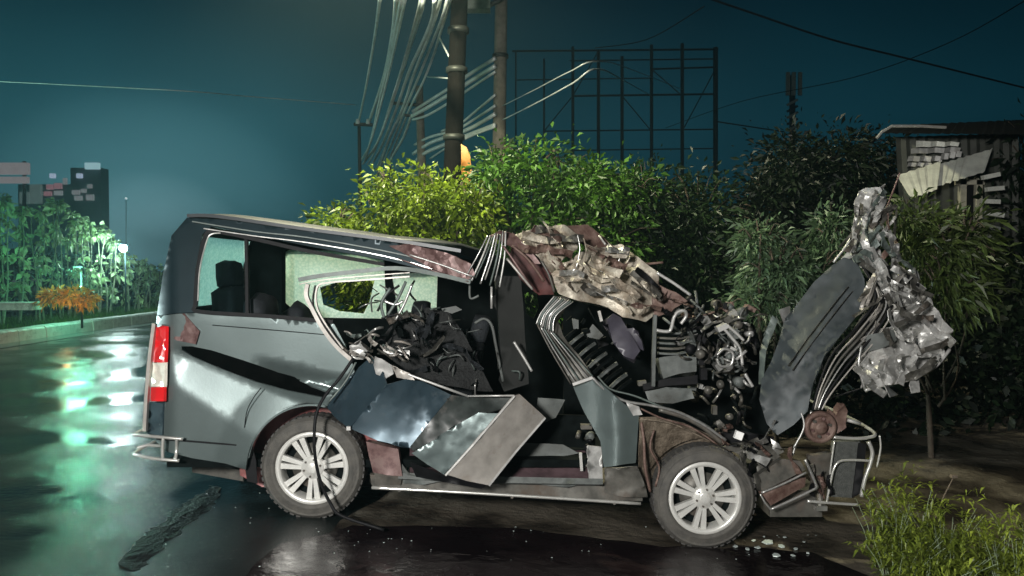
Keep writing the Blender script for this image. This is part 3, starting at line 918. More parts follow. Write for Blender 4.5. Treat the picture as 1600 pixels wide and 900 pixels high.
def nearer(Y): return Y if Y < 16 else 16 + (Y - 16) * .3
wires = [
 ([(594, -6, 11), (585, 60, 15), (572, 135, 23), (561, 188, 33.9)], .016), ([(620, -6, 10), (614, 50, 13), (600, 120, 20), (577, 190, 33.9)], .022),
 ([(628, -6, 10), (610, 90, 15), (594, 153, 21), (583, 205, 28), (570, 252, 40)], .018), ([(634, -6, 10), (612, 95, 15), (596, 160, 21), (578, 225, 28), (562, 254, 42)], .014),
 ([(662, -10, 11.5), (657, 20, 12), (640, 75, 16), (616, 150, 22), (590, 222, 30), (567, 256, 45)], .019), ([(658, -10, 11.5), (652, 22, 12), (628, 105, 17), (610, 162, 23), (586, 235, 34), (574, 257, 45)], .013),
 ([(679, 0, 11), (672, 40, 13), (640, 110, 17), (622, 162, 23), (600, 220, 34), (580, 260, 50)], .019), ([(690, -10, 11.5), (683, 18, 12), (668, 62, 14), (645, 120, 18), (630, 166, 23), (606, 222, 34), (588, 265, 50)], .017),
 ([(700, -10, 11.5), (692, 25, 12), (672, 75, 15), (655, 118, 18), (634, 168, 23), (612, 225, 34), (592, 268, 50)], .015), ([(707, -10, 11.5), (690, 45, 13), (676, 90, 16), (660, 130, 19), (640, 170, 23), (618, 226, 34), (598, 272, 50)], .014),
 ([(774, 91, 15.8), (740, 112, 17), (705, 136, 19), (670, 158, 22), (645, 174, 23.8)], .024), ([(774, 103, 15.8), (740, 124, 17), (705, 146, 19), (668, 168, 22), (642, 182, 23.8)], .028),
 ([(774, 112, 15.8), (735, 138, 17), (702, 160, 19), (668, 180, 22), (645, 187, 23.8)], .017), ([(774, 148, 15.8), (742, 175, 17), (718, 194, 19), (690, 205, 22)], .016),
 ([(774, 165, 15.8), (742, 186, 17), (712, 203, 19), (672, 214, 22), (648, 226, 26)], .018), ([(774, 178, 15.8), (740, 198, 17), (712, 210, 19), (675, 222, 22), (646, 240, 26)], .026),
 ([(774, 195, 15.8), (740, 208, 17), (705, 222, 19), (660, 242, 24), (638, 270, 30)], .026), ([(774, 198, 15.8), (738, 212, 17), (700, 230, 19), (672, 248, 24)], .014),
 ([(634, 168, 23.8), (615, 200, 28), (600, 240, 36), (590, 275, 50)], .018), ([(642, 182, 23.8), (630, 215, 28), (608, 255, 36), (602, 285, 50)], .018),
 ([(786, 187, 15.8), (840, 160, 14), (895, 130, 12.5), (935, 108, 13), (975, 126, 36), (1018, 150, 88.7)], .008), ([(786, 165, 15.8), (840, 138, 14), (890, 112, 12.5), (935, 96, 13), (985, 108, 36), (1066, 140, 88.7)], .006),
 ([(-30, 126, 15.9), (150, 135, 15.9), (300, 143, 16), (380, 150, 24), (470, 157, 28), (556, 164, 33)], .005), ([(686, 58, 13), (705, 95, 12.1)], .008), ([(668, 120, 18), (706, 123, 12.1)], .008),
]
wlab = ['outermost left cable dropping to the first insulator', 'thick pale cable reaching the second insulator', 'cable crossing behind the second insulator', 'thin cable next to the leftmost bundle',
 'bright cable starting below the frame top left of the bundle', 'thin cable hugging the bright sloping one', 'long cable from the frame top into the bundle', 'cable in the middle of the steep bundle',
 'cable at the right of the steep bundle', 'rightmost cable of the steep bundle', 'uppermost cable between the concrete and thin poles', 'thick second cable between the concrete and thin poles',
 'third cable between the concrete and thin poles', 'short cable ending behind the dark pole', 'upper cable of the low bunch behind the dark pole', 'thick middle cable of the low bunch behind the dark pole',
 'thick lowest cable sagging into the yellow-green tree', 'thin lowest cable beside the orange plastic', 'cable from the thin pole running down left', 'cable from the lower crossarm into the tree top',
 'bright cable rising right from the concrete pole then sagging across the billboard', 'fainter cable rising right from the concrete pole', 'lone faint cable in the left sky', 'short stay wire to the dark pole', 'short level wire to the dark pole']
for (pts, r_), lb in zip(wires, wlab):
    q = spline([P(a_, b_, nearer(c_)) for a_, b_, c_ in pts], 6)
    o = MB().tube(q, r_ * 1.85, 6).build('power_cable', M_wire, None, True, origin=tuple(q[0]))
    tag(o, lb, 'cable', 'overhead cables')
dk = [([(1080, -12, 14), (1180, 22, 15), (1300, 62, 16), (1420, 92, 17), (1620, 142, 19)], .022, 'black cable sagging across the upper right sky'),
      ([(1040, 200, 40), (1160, 158, 34), (1330, 122, 28), (1480, 68, 22), (1620, -10, 17)], .015, 'faint cable rising to the upper right corner'),
      ([(930, 75, 20), (1010, 62, 18), (1100, 10, 14)], .012, 'short faint cable above the billboard frame'),
      ([(1120, 190, 36), (1225, 206, 38)], .03, 'faint level cable left of the cell mast')]
for pts, r_, lb in dk:
    q = spline([P(*p) for p in pts], 6)
    tag(MB().tube(q, r_, 6).build('power_cable', M_wire_dk, None, True, origin=tuple(q[0])), lb, 'cable', 'overhead cables')

# billboard frame
M_bb = mat('steel lattice in haze tint', (0.012, 0.042, 0.055), 0.6, 0.0, 0.3, 1)  # haze over the distance put into the steel's teal colour
YB = 38
t = thing('steel_billboard', tuple(P(970, 470, YB)), 'empty tall steel billboard lattice standing against the sky', 'billboard')
for px, t0, r_ in ((806, 80, .05), (850, 92, .06), (895, 73, .09), (935, 78, .10), (972, 88, .10), (1018, 70, .10), (1066, 68, .11), (1118, 74, .15)):
    MB().tube([P(px, t0, YB), P(px, 468, YB)], r_ * .8, 6).build('post', M_bb, t)
for py, x0, x1, r_ in ((80, 800, 1122, .05), (108, 1018, 1118, .045), (95, 890, 1118, .035), (150, 895, 1118, .05), (205, 850, 1118, .035), (125, 806, 1018, .03), (235, 895, 1118, .03)):
    MB().tube([P(x0, py, YB + .2), P(x1, py - 3, YB + .2)], r_, 6).build('beam', M_bb, t)
for a, b_ in (((895, 150), (935, 80)), ((972, 150), (1018, 205)), ((1018, 108), (1066, 150)), ((1066, 205), (1118, 108)), ((850, 205), (895, 150))):
    MB().tube([P(*a, YB + .35), P(*b_, YB + .35)], .03, 5).build('brace', M_bb, t)
# cell mast
YM = 42
t = thing('cell_mast', tuple(P(1238, 440, YM)), 'slim mobile phone mast with panel antennas above the black tree', 'mast')
MB().tube([P(1238, 450, YM), P(1238, 118, YM)], .20, 8, .16).build('pole', M_bb, t, True)
M_ant = mat('pale antenna shell', (.30, .36, .34), .5, 0, .2)
for px, dy_ in ((1231, -.25), (1240, -.35), (1250, -.2)):
    a = P(px, 113, YM + dy_); b_ = P(px, 149, YM + dy_)
    MB().box((a + b_) / 2, (.20, .12, a.z - b_.z)).build('antenna_panel', M_ant, t)
for k in range(5):
    py = 160 + k * 10
    MB().box(P(1238, py, YM - .3), (.62, .14, .13), Matrix.Rotation(R(-28), 3, 'Y').to_euler()).build('bracket', M_ant if k % 2 == 0 else M_bb, t)

#==SHED at the right
M_sheet = mat('pale corrugated sheet', (.78, .80, .72), .5, .3, .2, 4, dirt=(.25, .24, .2), dirt_amt=.2)
M_wood = mat('weathered planks', (.10, .09, .065), .8, 0, .3, 8)
YS = 9.6
t = thing('shed', tuple(P(1480, 470, YS)), 'ramshackle shed with corrugated sheets under the dark trees at the right', 'shed')
def corr(name, pts, Y, m, parent, n=26, amp=.018):
    """corrugated sheet between four outline points tl, tr, br, bl, ribs running down"""
    tl, tr_, br, bl = [P(p[0], p[1], Y + (p[2] if len(p) > 2 else 0)) for p in pts]
    vs, fs = [], []
    for i in range(n + 1):
        u_ = i / n; w_ = amp * math.sin(i * math.pi * 0.9)
        a = tl.lerp(tr_, u_) + Vector((0, w_, w_ * .5)); b_ = bl.lerp(br, u_) + Vector((0, w_, w_ * .5))
        vs += [a, b_, b_ + Vector((0, .012, 0)), a + Vector((0, .012, 0))]
    for i in range(n):
        for k in range(4): fs.append((4 * i + k, 4 * i + (k + 1) % 4, 4 * i + 4 + (k + 1) % 4, 4 * i + 4 + k))
    return obj(name, vs, fs, m, parent)
corr('wall_sheet', [(1400, 214), (1590, 208), (1590, 480), (1415, 480)], YS, mat('dark shed wall', (.05, .055, .045), .7, 0, .3, 5), t)
corr('awning_sheet', [(1402, 274, -.3), (1470, 252, -.3), (1464, 296, -.7), (1424, 310, -.7)], YS, M_sheet, t, 10)
corr('awning_sheet', [(1470, 256, -.3), (1552, 232, -.3), (1540, 268, -.6), (1462, 292, -.6)], YS, M_sheet, t, 14)
corr('wall_board', [(1420, 244, -.2), (1472, 244, -.2), (1470, 252, -.2), (1418, 252, -.2)], YS, M_bright, t, 6)
corr('wall_board', [(1420, 254, -.2), (1455, 254, -.2), (1452, 260, -.2), (1418, 260, -.2)], YS, M_bright, t, 6)
corr('wall_board', [(1424, 232, -.2), (1500, 230, -.2), (1498, 238, -.2), (1424, 240, -.2)], YS, M_bright, t, 6)
corr('wall_board', [(1432, 220, -.2), (1498, 222, -.2), (1496, 228, -.2), (1432, 230, -.2)], YS, M_sheet, t, 6)
corr('wall_board', [(1472, 240, -.25), (1502, 236, -.25), (1500, 245, -.25), (1470, 250, -.25)], YS, M_bright, t, 6)
corr('roof_sheet', [(1395, 196, .8), (1620, 186, .8), (1620, 210, -.7), (1372, 208, -.7)], YS, mat('black tarred sheet', (.006, .007, .007), .8, spec=.2), t, 34, .02)
vt_ = [P(1370, 216, YS - .75), P(1378, 206, YS - .75), P(1394, 197, YS - .75), P(1440, 197, YS - .75), P(1478, 199, YS - .75)]
MB().tube(vt_, .016, 6).build('roof_flashing', M_bright, t)
for px in (1503, 1528):
    MB().box((P(px, 330, YS - .1)), (.075, .06, .85)).build('window_post', mat('pale window frame', (.35, .34, .27), .6), t)
MB().box(P(1515, 285, YS - .1), (.34, .06, .06)).build('window_head', mat('pale window frame', (.35, .34, .27), .6), t)
panel('window_pane', [(1505, 290), (1526, 290), (1526, 370), (1505, 370)], M_black, t, d=YS - Y0 - .02, step=40, thick=.01)
for k in range(6):
    a = P(1548 + k % 2 * 6, 275 + k * 20, YS - .5)
    MB().box(a, (.20, .06, .05), Matrix.Rotation(R(-12 + k * 7), 3, 'Y').to_euler()).build('broken_slat', M_sheet, t)

#==LEFT BACKGROUND
YL = 105
M_bld = mat('block wall in haze tint', (.16, .18, .20), .8, 0, .2, .3)  # haze over the building put into a lighter, bluish base
M_sign = mat('pinkish sign panel', (.45, .40, .40), .6, 0, .15, 1, emit=((.55, .50, .52), .30))
t = thing('shop_building', tuple(P(80, 440, YL)), 'dim building with small pinkish lit shopfronts behind the left plants', 'building')
def pxbox(name, x0, y0, x1, y1, Y, dep, m, parent):
    a = P(x0, y0, Y); b_ = P(x1, y1, Y)
    return MB().box(((a.x + b_.x) / 2, Y + dep / 2, (a.z + b_.z) / 2), (abs(b_.x - a.x), dep, abs(a.z - b_.z))).build(name, m, parent)
pxbox('wall', 28, 288, 160, 440, YL, 2, M_bld, t)
pxbox('upper_wall', 110, 262, 158, 288, YL, 2, M_bld, t)
pxbox('wall_panel', 30, 300, 45, 318, YL - .4, .4, mat('concrete panel with added glow', (.3, .36, .34), .7, emit=((.3, .42, .4), .22)), t)  # panel is no lamp; glow added through emission
pxbox('wall_panel', 46, 288, 64, 318, YL - .4, .4, MATS['concrete panel with added glow'], t)
M_glowp = mat('dim pink window', (.2, .1, .12), .6, emit=((.48, .24, .28), .45))
M_glowg = mat('dim grey window', (.2, .2, .2), .6, emit=((.42, .44, .46), .40))
for x0, y0, x1, y1, g in ((72, 288, 82, 296, 0), (84, 286, 96, 295, 0), (68, 299, 80, 306, 0), (84, 298, 97, 305, 1), (112, 297, 124, 304, 1), (126, 295, 134, 301, 1), (116, 306, 128, 313, 1), (134, 304, 146, 313, 1), (136, 288, 143, 294, 1), (98, 278, 104, 288, 1)):
    pxbox('window', x0, y0, x1, y1, YL - .25, .25, M_glowp if g == 0 else M_glowg, t)
M_bl = mat('bluish lit sign', (.5, .6, .65), .5, emit=((.45, .72, .78), .75))
t2 = thing('roof_sign', tuple(P(143, 262, YL)), 'small pale blue lit sign on top of the building corner', 'sign')
pxbox('sign_face', 132, 254, 154, 264, YL - .6, .5, M_bl, t2)
for px in (81, 123):
    t2 = thing('wall_lamp', tuple(P(px, 275, YL - .5)), 'small bluish wall lamp, the %s of two above the shopfronts' % ('left' if px == 81 else 'right'), 'lamp')
    pxbox('lamp_face', px - 4, 271, px + 4, 278, YL - .6, .4, mat('bluish lamp face', (.4, .45, .55), .5, emit=((.45, .55, .72), .8)), t2)
t = thing('billboard', tuple(P(18, 440, 50)), 'pinkish grey billboard at the left edge above the plants', 'billboard')
pxbox('sign_face', -30, 254, 43, 272, 50, .3, M_sign, t)
pxbox('sign_face', -30, 276, 42, 286, 50, .3, M_sign, t)
MB().tube([P(-8, 290, 50.4), P(-8, 450, 50.4)], .2, 8).build('post', M_bld, t)
MB().tube([P(38, 252, 50.5), P(38, 450, 50.5)], .12, 8).build('post', M_bld, t)
# lit lamps
M_lamp = mat('lamp glass', (1, 1, 1), .5, emit=((.85, 1.0, .97), 60.0))
lp = P(193, 388, 24.2)
t = thing('street_lamp', (lp.x, 24.2, .16), 'glaring white lamp over the median plants left of the van', 'lamp')
MB().tube([(lp.x, 24.3, .16), (lp.x, 24.3, lp.z + .05)], .03, 8, .02).build('pole', M_bb, t, True)
MB().box((lp.x, 24.25, lp.z + .11), (.26, .2, .03)).build('lamp_hood', M_bb, t)
bm = bmesh.new(); bmesh.ops.create_icosphere(bm, subdivisions=2, radius=.12)
me = bpy.data.meshes.new('lamp_bulb'); bm.to_mesh(me); bm.free()
o = link_mesh('lamp_bulb', me, M_lamp, t); o.location = (0, -.02, lp.z - .16)
light('street_lamp_glow', 'POINT', (lp.x, 23.9, lp.z + .0), 190, (.72, 1.0, .97), .12)
gp = P(122, 350, 23)
light('plant_fill_light', 'POINT', (-11.9, 12.6, 4.6), 300, (.50, 1.0, .80), .15)  # unseen light added to brighten the left plants from the near side
gl = P(118, 425, 18.6)
light('green_lamp_glow', 'POINT', tuple(gl), 120, (.25, 1.0, .62), .10)
t = thing('garden_lamp', (gl.x, 18.8, .16), 'small green-white garden lamp among the plants above the orange shrub', 'lamp')
MB().tube([(gl.x, 18.85, .16), (gl.x, 18.85, gl.z)], .03, 8).build('pole', M_steel_dk, t, True)
MB().box((gl.x, 18.85, gl.z + .12), (.24, .3, .03)).build('lamp_hood', M_steel_dk, t)
t = thing('street_lamp', (-12.1, 12.7, .16), 'lamp post added beyond the left edge to carry the unseen plant light', 'lamp')
MB().tube([(-12.1, 12.75, .16), (-12.1, 12.75, 4.8), (-11.9, 12.6, 4.95)], .05, 8, .035).build('pole', M_steel_dk, t, True)  # post added only as a body for the unseen plant light
MB().box((-11.9, 12.6, 4.85), (.4, .25, .08)).build('lamp_hood', M_steel_dk, t)
t = thing('distant_lamp', tuple(P(197, 310, 150)), 'tiny far white lamp in the sky left of the van roof', 'lamp')
bm = bmesh.new(); bmesh.ops.create_icosphere(bm, subdivisions=2, radius=.22)
me = bpy.data.meshes.new('lamp_bulb'); bm.to_mesh(me); bm.free()
link_mesh('lamp_bulb', me, mat('far lamp glass', (1, 1, 1), .5, emit=((.8, 1, 1), 1.2)), t)
MB().tube([P(197, 312, 150.3), P(197, 440, 150.3)], .08, 6).build('pole', M_bb, t)

#==VAN
exec_van = True
van = thing('wrecked_van', (0.0, 5.8, -0.10), 'wrecked grey passenger van with its whole front torn open', 'van')
VL = van.location
# --- rear wheels and front wheels
def ring_profile(prof, n, center, mtl, name, parent, smooth=True):
    """lathe about the y axis through center; prof = [(radius, y)]"""
    vs, fs = [], []
    m_ = len(prof)
    for i in range(n):
        a = 2 * math.pi * i / n
        for r_, y in prof: vs.append(Vector(center) + Vector((r_ * math.cos(a), y, r_ * math.sin(a))))
    for i in range(n):
        j = (i + 1) % n
        for k in range(m_ - 1): fs.append((i * m_ + k, j * m_ + k, j * m_ + k + 1, i * m_ + k + 1))
    return obj(name, vs, fs, mtl, parent, smooth)
def wheel(cx, cy, d, rot=0.0, far=False, Rr=.338):
    c = V(cx, cy, 0); c.y = Y0 + d
    if far: c = Vector((c.x, Y0 + d, c.z))
    g = -1 if not far else 1      # outer face towards the camera
    w_ = bpy.data.objects.new('wheel', None); COL.objects.link(w_); w_.parent = van; w_.location = c - VL
    r0 = .232
    prof = [(r0, g * .085), (r0 + .012, g * .105), (r0 + .028, g * .114), (r0 + .032, g * .109), (r0 + .055, g * .111), (r0 + .060, g * .107), (Rr - .034, g * .105), (Rr - .030, g * .108), (Rr - .026, g * .101), (Rr - .012, g * .090), (Rr - .001, g * .060), (Rr, 0), (Rr - .001, -g * .06), (Rr - .012, -g * .09), (Rr - .04, -g * .105), (r0 + .03, -g * .11), (r0, -g * .09)]
    ty = ring_profile(prof, 64, c, M_rubber, 'tyre', w_)
    tb = MB()
    for k in range(48):
        a = 2 * math.pi * k / 48
        for s in (-1, 1):
            q = c + Vector(((Rr - .005) * math.cos(a + s * .03), s * .045, (Rr - .005) * math.sin(a + s * .03)))
            tb.box(q, (.012, .07, .028), Matrix.Rotation(-a, 3, 'Y').to_euler())
    tb.build('tread_blocks', M_tread, w_)['kind'] = 'stuff'
    rim = [(r0 + .006, g * .094), (r0 - .004, g * .102), (r0 - .022, g * .098), (r0 - .028, g * .085), (r0 - .030, g * .03), (r0 - .03, -g * .08)]
    ring_profile(rim, 56, c, M_alloy, 'rim', w_)
    ring_profile([(r0 - .03, g * -.01), (.001, g * -.012)], 40, c, M_int, 'brake_disc', w_)
    ring_profile([(.15, g * .0), (.15, g * .02), (.06, g * .02)], 40, c, M_greymetal, 'brake_rotor', w_)
    for k in range(7):
        a = rot + 2 * math.pi * k / 7
        sp = MB()
        for s in (-1, 1):
            # a pair of tapering bars joined at the hub
            a0 = a + s * .20; a1 = a + s * .135
            p0 = c + Vector((.055 * math.cos(a0), g * .078, .055 * math.sin(a0)))
            p1 = c + Vector(((r0 - .018) * math.cos(a1), g * .088, (r0 - .018) * math.sin(a1)))
            t_ = (p1 - p0).normalized(); sd = t_.cross(Vector((0, 1, 0)))
            bk = Vector((0, -g * .03, 0))
            w0, w1 = .012, .019
            sp.add([p0 - sd * w0, p0 + sd * w0, p1 + sd * w1, p1 - sd * w1, p0 - sd * w0 + bk, p0 + sd * w0 + bk, p1 + sd * w1 + bk, p1 - sd * w1 + bk],
                   [(0, 1, 2, 3), (7, 6, 5, 4), (0, 4, 5, 1), (1, 5, 6, 2), (2, 6, 7, 3), (3, 7, 4, 0)])
        sp.build('spoke', M_alloy, w_)
    ring_profile([(.078, g * .05), (.078, g * .075), (.066, g * .086), (.045, g * .088), (.040, g * .096), (.030, g * .100), (.001, g * .101)], 28, c, M_alloy, 'hub_cap', w_)
    for k in range(6):
        a = 2 * math.pi * k / 6 + .3
        q = c + Vector((.056 * math.cos(a), 0, .056 * math.sin(a)))
        MB().tube([q + Vector((0, g * .085, 0)), q + Vector((0, g * .098, 0))], .007, 6).build('lug_nut', M_greymetal, w_)
    return w_
wheel(486, 733, .115, .25)
wheel(1103, 780, .115, .05)
for cx, cy in ((486, 733), (1103, 780)):
    c = V(cx, cy, 0)
    w_ = bpy.data.objects.new('wheel', None); COL.objects.link(w_); w_.parent = van; w_.location = Vector((c.x, Y0 + 1.55, c.z)) - VL
    cc = Vector((c.x, Y0 + 1.55, c.z))
    ring_profile([(.20, -.11), (.32, -.10), (.338, -.06), (.338, .06), (.32, .10), (.20, .11)], 40, cc, M_tread, 'tyre', w_)
    ring_profile([(.21, -.09), (.20, -.05), (.001, -.05)], 30, cc, M_greymetal, 'rim', w_)
    MB().tube([V(cx, cy, .22), cc], .035, 8).build('axle', M_greymetal, van, True)

# --- body side: one C-shaped pressing with the crease and the belt line
def seg(px, py, a, b):
    ab = Vector((b[0] - a[0], b[1] - a[1])); ap = Vector((px - a[0], py - a[1]))
    t = ap.dot(ab) / ab.dot(ab)
    s = (ab.x * ap.y - ab.y * ap.x) / ab.length
    return t, s
def sstep(a, b, x):
    t = max(0, min(1, (x - a) / (b - a))); return t * t * (3 - 2 * t)
def body_depth(px, py):
    d = 0
    if py < 500: d += 0.15 * ((500 - py) / 165) ** 1.3          # tumblehome
    if px < 275: d += 0.16 * ((275 - px) / 45) ** 2            # rounded tail corner
    t, s = seg(px, py, (272, 532), (520, 618))                   # long diagonal fold
    k = sstep(-.05, .12, t) * (1 - sstep(1.0, 1.1, t))
    wd = 14 + 16 * max(0, min(1, t))
    if s > 0: d += k * .05 * (s / wd if s < wd else max(0, 1 - (s - wd) / (wd * 3.2)))
    t, s = seg(px, py, (395, 556), (560, 596))                   # second fold above it
    k = sstep(-.05, .25, t)
    if s > 0: d += k * .075 * (s / 20 if s < 20 else max(0, 1 - (s - 20) / 8))
    t, s = seg(px, py, (330, 524), (560, 545))                   # belt groove
    # flare over the wheel arch
    r_ = math.hypot(px - 486, py - 733)
    if r_ < 150 and py < 730: d -= .035 * (1 - (r_ - 100) / 50)
    t, s = seg(px, py, (240, 683), (390, 693))
    return d
arch = [(486 + 101 * math.cos(R(a)), 733 + 101 * math.sin(R(a))) for a in range(188, 322, 7)]
body = [(245, 494), (238, 560), (234, 620), (231, 676), (244, 690), (262, 706), (300, 716), (352, 724), (384, 734)] + arch + \
       [(556, 640), (560, 610), (552, 572), (540, 540), (522, 506), (420, 497), (306, 489), (280, 490)]
upper = [(292, 340), (268, 368), (254, 430), (245, 493), (280, 489), (304, 488), (302, 470), (305, 420), (316, 366), (330, 354), (400, 368), (480, 384), (610, 408), (700, 432), (736, 444),
        (742, 430), (680, 400), (620, 380), (480, 356), (360, 344)]
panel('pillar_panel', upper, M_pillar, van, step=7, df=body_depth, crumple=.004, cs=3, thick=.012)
DENT_HOLE = [(284, 541), (300, 541), (330, 547), (380, 563), (430, 580), (480, 600), (516, 613), (508, 622), (450, 611), (400, 597), (345, 576), (300, 557), (284, 547)]  # hole shaped to give the dent its dark band
panel('dent_shade_sheet', [(276, 528), (330, 534), (430, 568), (525, 604), (520, 634), (420, 616), (310, 572)], M_deep, van, d=.06, step=14, crumple=.01, thick=.01)  # black sheet added behind the hole as the dent's shade
panel('side_panel', body, M_silver, van, step=7, holes=(DENT_HOLE,), df=body_depth, crumple=.005, cs=3, thick=.012)
vt('arch_crease_line', [(408, 606, -.03), (396, 622, -.035), (386, 642, -.03), (382, 668, -.02)], .003, M_black, van)  # shade in the arch flare crease, drawn as a black line
vt('belt_trim', [(332, 508, -.004), (430, 516, -.004), (520, 524, -.002)], .003, M_black, van)
# arch lip and liner
strip('arch_lip', [(486 + 100 * math.cos(R(a)), 733 + 100 * math.sin(R(a)), -.04 if 200 < a < 300 else -.02) for a in range(190, 322, 10)], .012, .05, M_silver, van)
panel('wheel_liner', [(486 + 112 * math.cos(R(a)), 733 + 112 * math.sin(R(a))) for a in range(175, 345, 9)] + [(560, 770), (410, 760)], M_red, van, d=.27, step=16, crumple=.02, cs=7)
vs, fs = [], []
for k, a in enumerate(range(180, 336, 8)):
    for dd in (.0, .27):
        vs.append(V(486 + 104 * math.cos(R(a)), 733 + 104 * math.sin(R(a)), dd))
obj('liner_shell', vs, [(2 * i, 2 * i + 1, 2 * i + 3, 2 * i + 2) for i in range(len(vs) // 2 - 1)], M_red, van, True)
panel('mud_flap', [(378, 700), (392, 690), (400, 720), (402, 756), (386, 752)], M_black, van, d=.04, step=12, thick=.012)
# window band: dark rubber surround and the glass that is left
strip('window_surround', [(520, 503, -.02), (420, 494, -.02), (312, 487, -.02), (305, 474, -.01), (309, 420, .03), (320, 370, .08), (336, 362, .09), (400, 374, .085), (480, 392, .07), (600, 413, .05)], .024, .02, M_black, van)
panel('window_glass', [(310, 484), (308, 420), (320, 372), (338, 364), (380, 372), (382, 490)], M_glass, van, d=.06, df=lambda x, y: .08 * (500 - y) / 140, step=30, thick=.004)
strip('window_divider', [(384, 372, .13), (386, 490, .04)], .02, .03, M_black, van, False)
strip('drip_rail', [(300, 346, .09), (400, 362, .08), (480, 371, .07), (600, 392, .05), (690, 414, .03), (735, 436, .01)], .008, .02, M_seal, van)
strip('drip_rail', [(318, 357, .085), (400, 369, .075), (480, 379, .065), (600, 400, .045), (690, 424, .025)], .006, .02, M_bare, van)
strip('window_seal', [(309, 470, -.02), (312, 420, .02), (323, 376, .07), (330, 366, .08), (344, 364, .08)], .007, .01, M_bare, van)
# roof
vs, fs = [], []
rx = [(288, 340), (296, 333), (330, 333), (400, 342), (480, 353), (550, 362), (620, 369), (680, 374), (720, 378), (752, 384)]
prof = [(.155, -.035), (.165, -.012), (.20, .0), (.30, .018), (.6, .035), (.9, .045), (1.2, .035), (1.45, .018), (1.56, -.0), (1.60, -.04)]
for i, (px, py) in enumerate(rx):
    b0 = V(px, py + 3, .16)
    for dd, dz in prof:
        cr = 0 if px < 600 else (px - 600) / 150
        vs.append(Vector((b0.x, Y0 + dd, b0.z + dz * (1 - .7 * cr) - .10 * cr * (dd > .5) + .04 * cr * noise.noise(Vector((px * .03, dd * 3, 0))))))
n_ = len(prof)
fs = [(i * n_ + k, i * n_ + k + 1, (i + 1) * n_ + k + 1, (i + 1) * n_ + k) for i in range(len(rx) - 1) for k in range(n_ - 1)]
obj('roof', vs, fs, M_roof, van, True)
strip('roof_edge', [(292, 337, .09), (340, 338, .09), (480, 358, .08), (620, 376, .06), (720, 392, .03)], .022, .04, M_roof, van)
panel('roof_side_scrape', [(608, 384, .05), (640, 381, .05), (700, 396, .03), (735, 412, .0), (742, 428, .0), (728, 440, .0), (690, 426, .02), (645, 404, .03)], M_pink, van, step=6, crumple=.03, cs=12, sharp=True, seed=8)
vt('bent_rail', [(640, 398, -.01), (690, 414, -.02), (738, 432, -.03)], .005, M_bright, van)
vt('bent_rail', [(622, 404, 0), (680, 424, -.01), (732, 440, -.02)], .004, M_pink, van)
# tail
def yz(name, pts, x, m, dx=.012):
    vs = [Vector((x, y, z)) for y, z in pts] + [Vector((x - dx, y, z)) for y, z in pts]
    k = len(pts)
    fs = [tuple(range(k)), tuple(range(2 * k - 1, k - 1, -1))] + [(i, (i + 1) % k, k + (i + 1) % k, k + i) for i in range(k)]
    return obj(name, vs, fs, m, van)
yz('tailgate', [(5.14, .56), (6.38, .56), (6.40, 1.28), (5.12, 1.28)], -2.33, M_silver)
def tail_x(z): return -2.33 + .19 * (z - 1.28) / .66
def tailquad(name, y0, y1, z0, z1, dx, th, m):
    vs = [Vector((tail_x(z) + dx, y, z)) for y, z in ((y0, z0), (y1, z0), (y1, z1), (y0, z1))]
    vs += [v + Vector((th, 0, 0)) for v in vs]
    return obj(name, vs, [(0, 1, 2, 3), (7, 6, 5, 4), (0, 4, 5, 1), (1, 5, 6, 2), (2, 6, 7, 3), (3, 7, 4, 0)], m, van)
tailquad('rear_window', 5.20, 6.34, 1.345, 1.845, .003, .005, M_frost)
tailquad('rear_window_frame', 5.10, 5.20, 1.28, 1.94, 0, .02, M_black)
tailquad('rear_window_frame', 6.34, 6.44, 1.28, 1.94, 0, .02, M_black)
tailquad('rear_window_frame', 5.20, 6.34, 1.28, 1.345, 0, .02, M_black)
tailquad('rear_window_frame', 5.20, 6.34, 1.845, 1.94, 0, .02, M_black)
tl = bpy.data.objects.new('tail_light', None); COL.objects.link(tl); tl.parent = van
for y0, y1, m_ in ((511, 566, M_redlens), (567, 604, M_whitelens), (605, 627, M_redlens)):
    vs = []
    def tx(y): return 241 - (y - 511) * .055
    for (xx, dd) in ((tx(0) - 1, .17), (tx(0) + 1, .045), (258, .012)):
        for y in (y0, y1):
            vs.append(V(xx - (y - 511) * .05, y, dd))
    vs += [v + Vector((.01, .05, 0)) for v in vs]
    panel('lens', [(tx(y0), y0, .07), (tx(y0) + 8, y0, -.01), (259 - (y0 - 511) * .03, y0, -.04), (259 - (y1 - 511) * .03, y1, -.04), (tx(y1) + 8, y1, -.01), (tx(y1), y1, .07)], m_, tl, step=9, thick=.02)
panel('corner_trim', [(233, 628, .10), (256, 628, .02), (254, 680, .02), (230, 678, .12)], M_blue, van, step=10)
strip('corner_strip', [(240, 506, .02), (233, 560, .02), (228, 620, .02), (225, 674, .02)], .022, .03, M_frame, van)
panel('corner_scrape', [(258, 494, .04), (288, 490, .0), (312, 518, -.02), (306, 538, -.02), (275, 532, -.01), (254, 514, .04)], M_pink, van, step=6, crumple=.006, cs=16, sharp=True, thick=.004, seed=18)
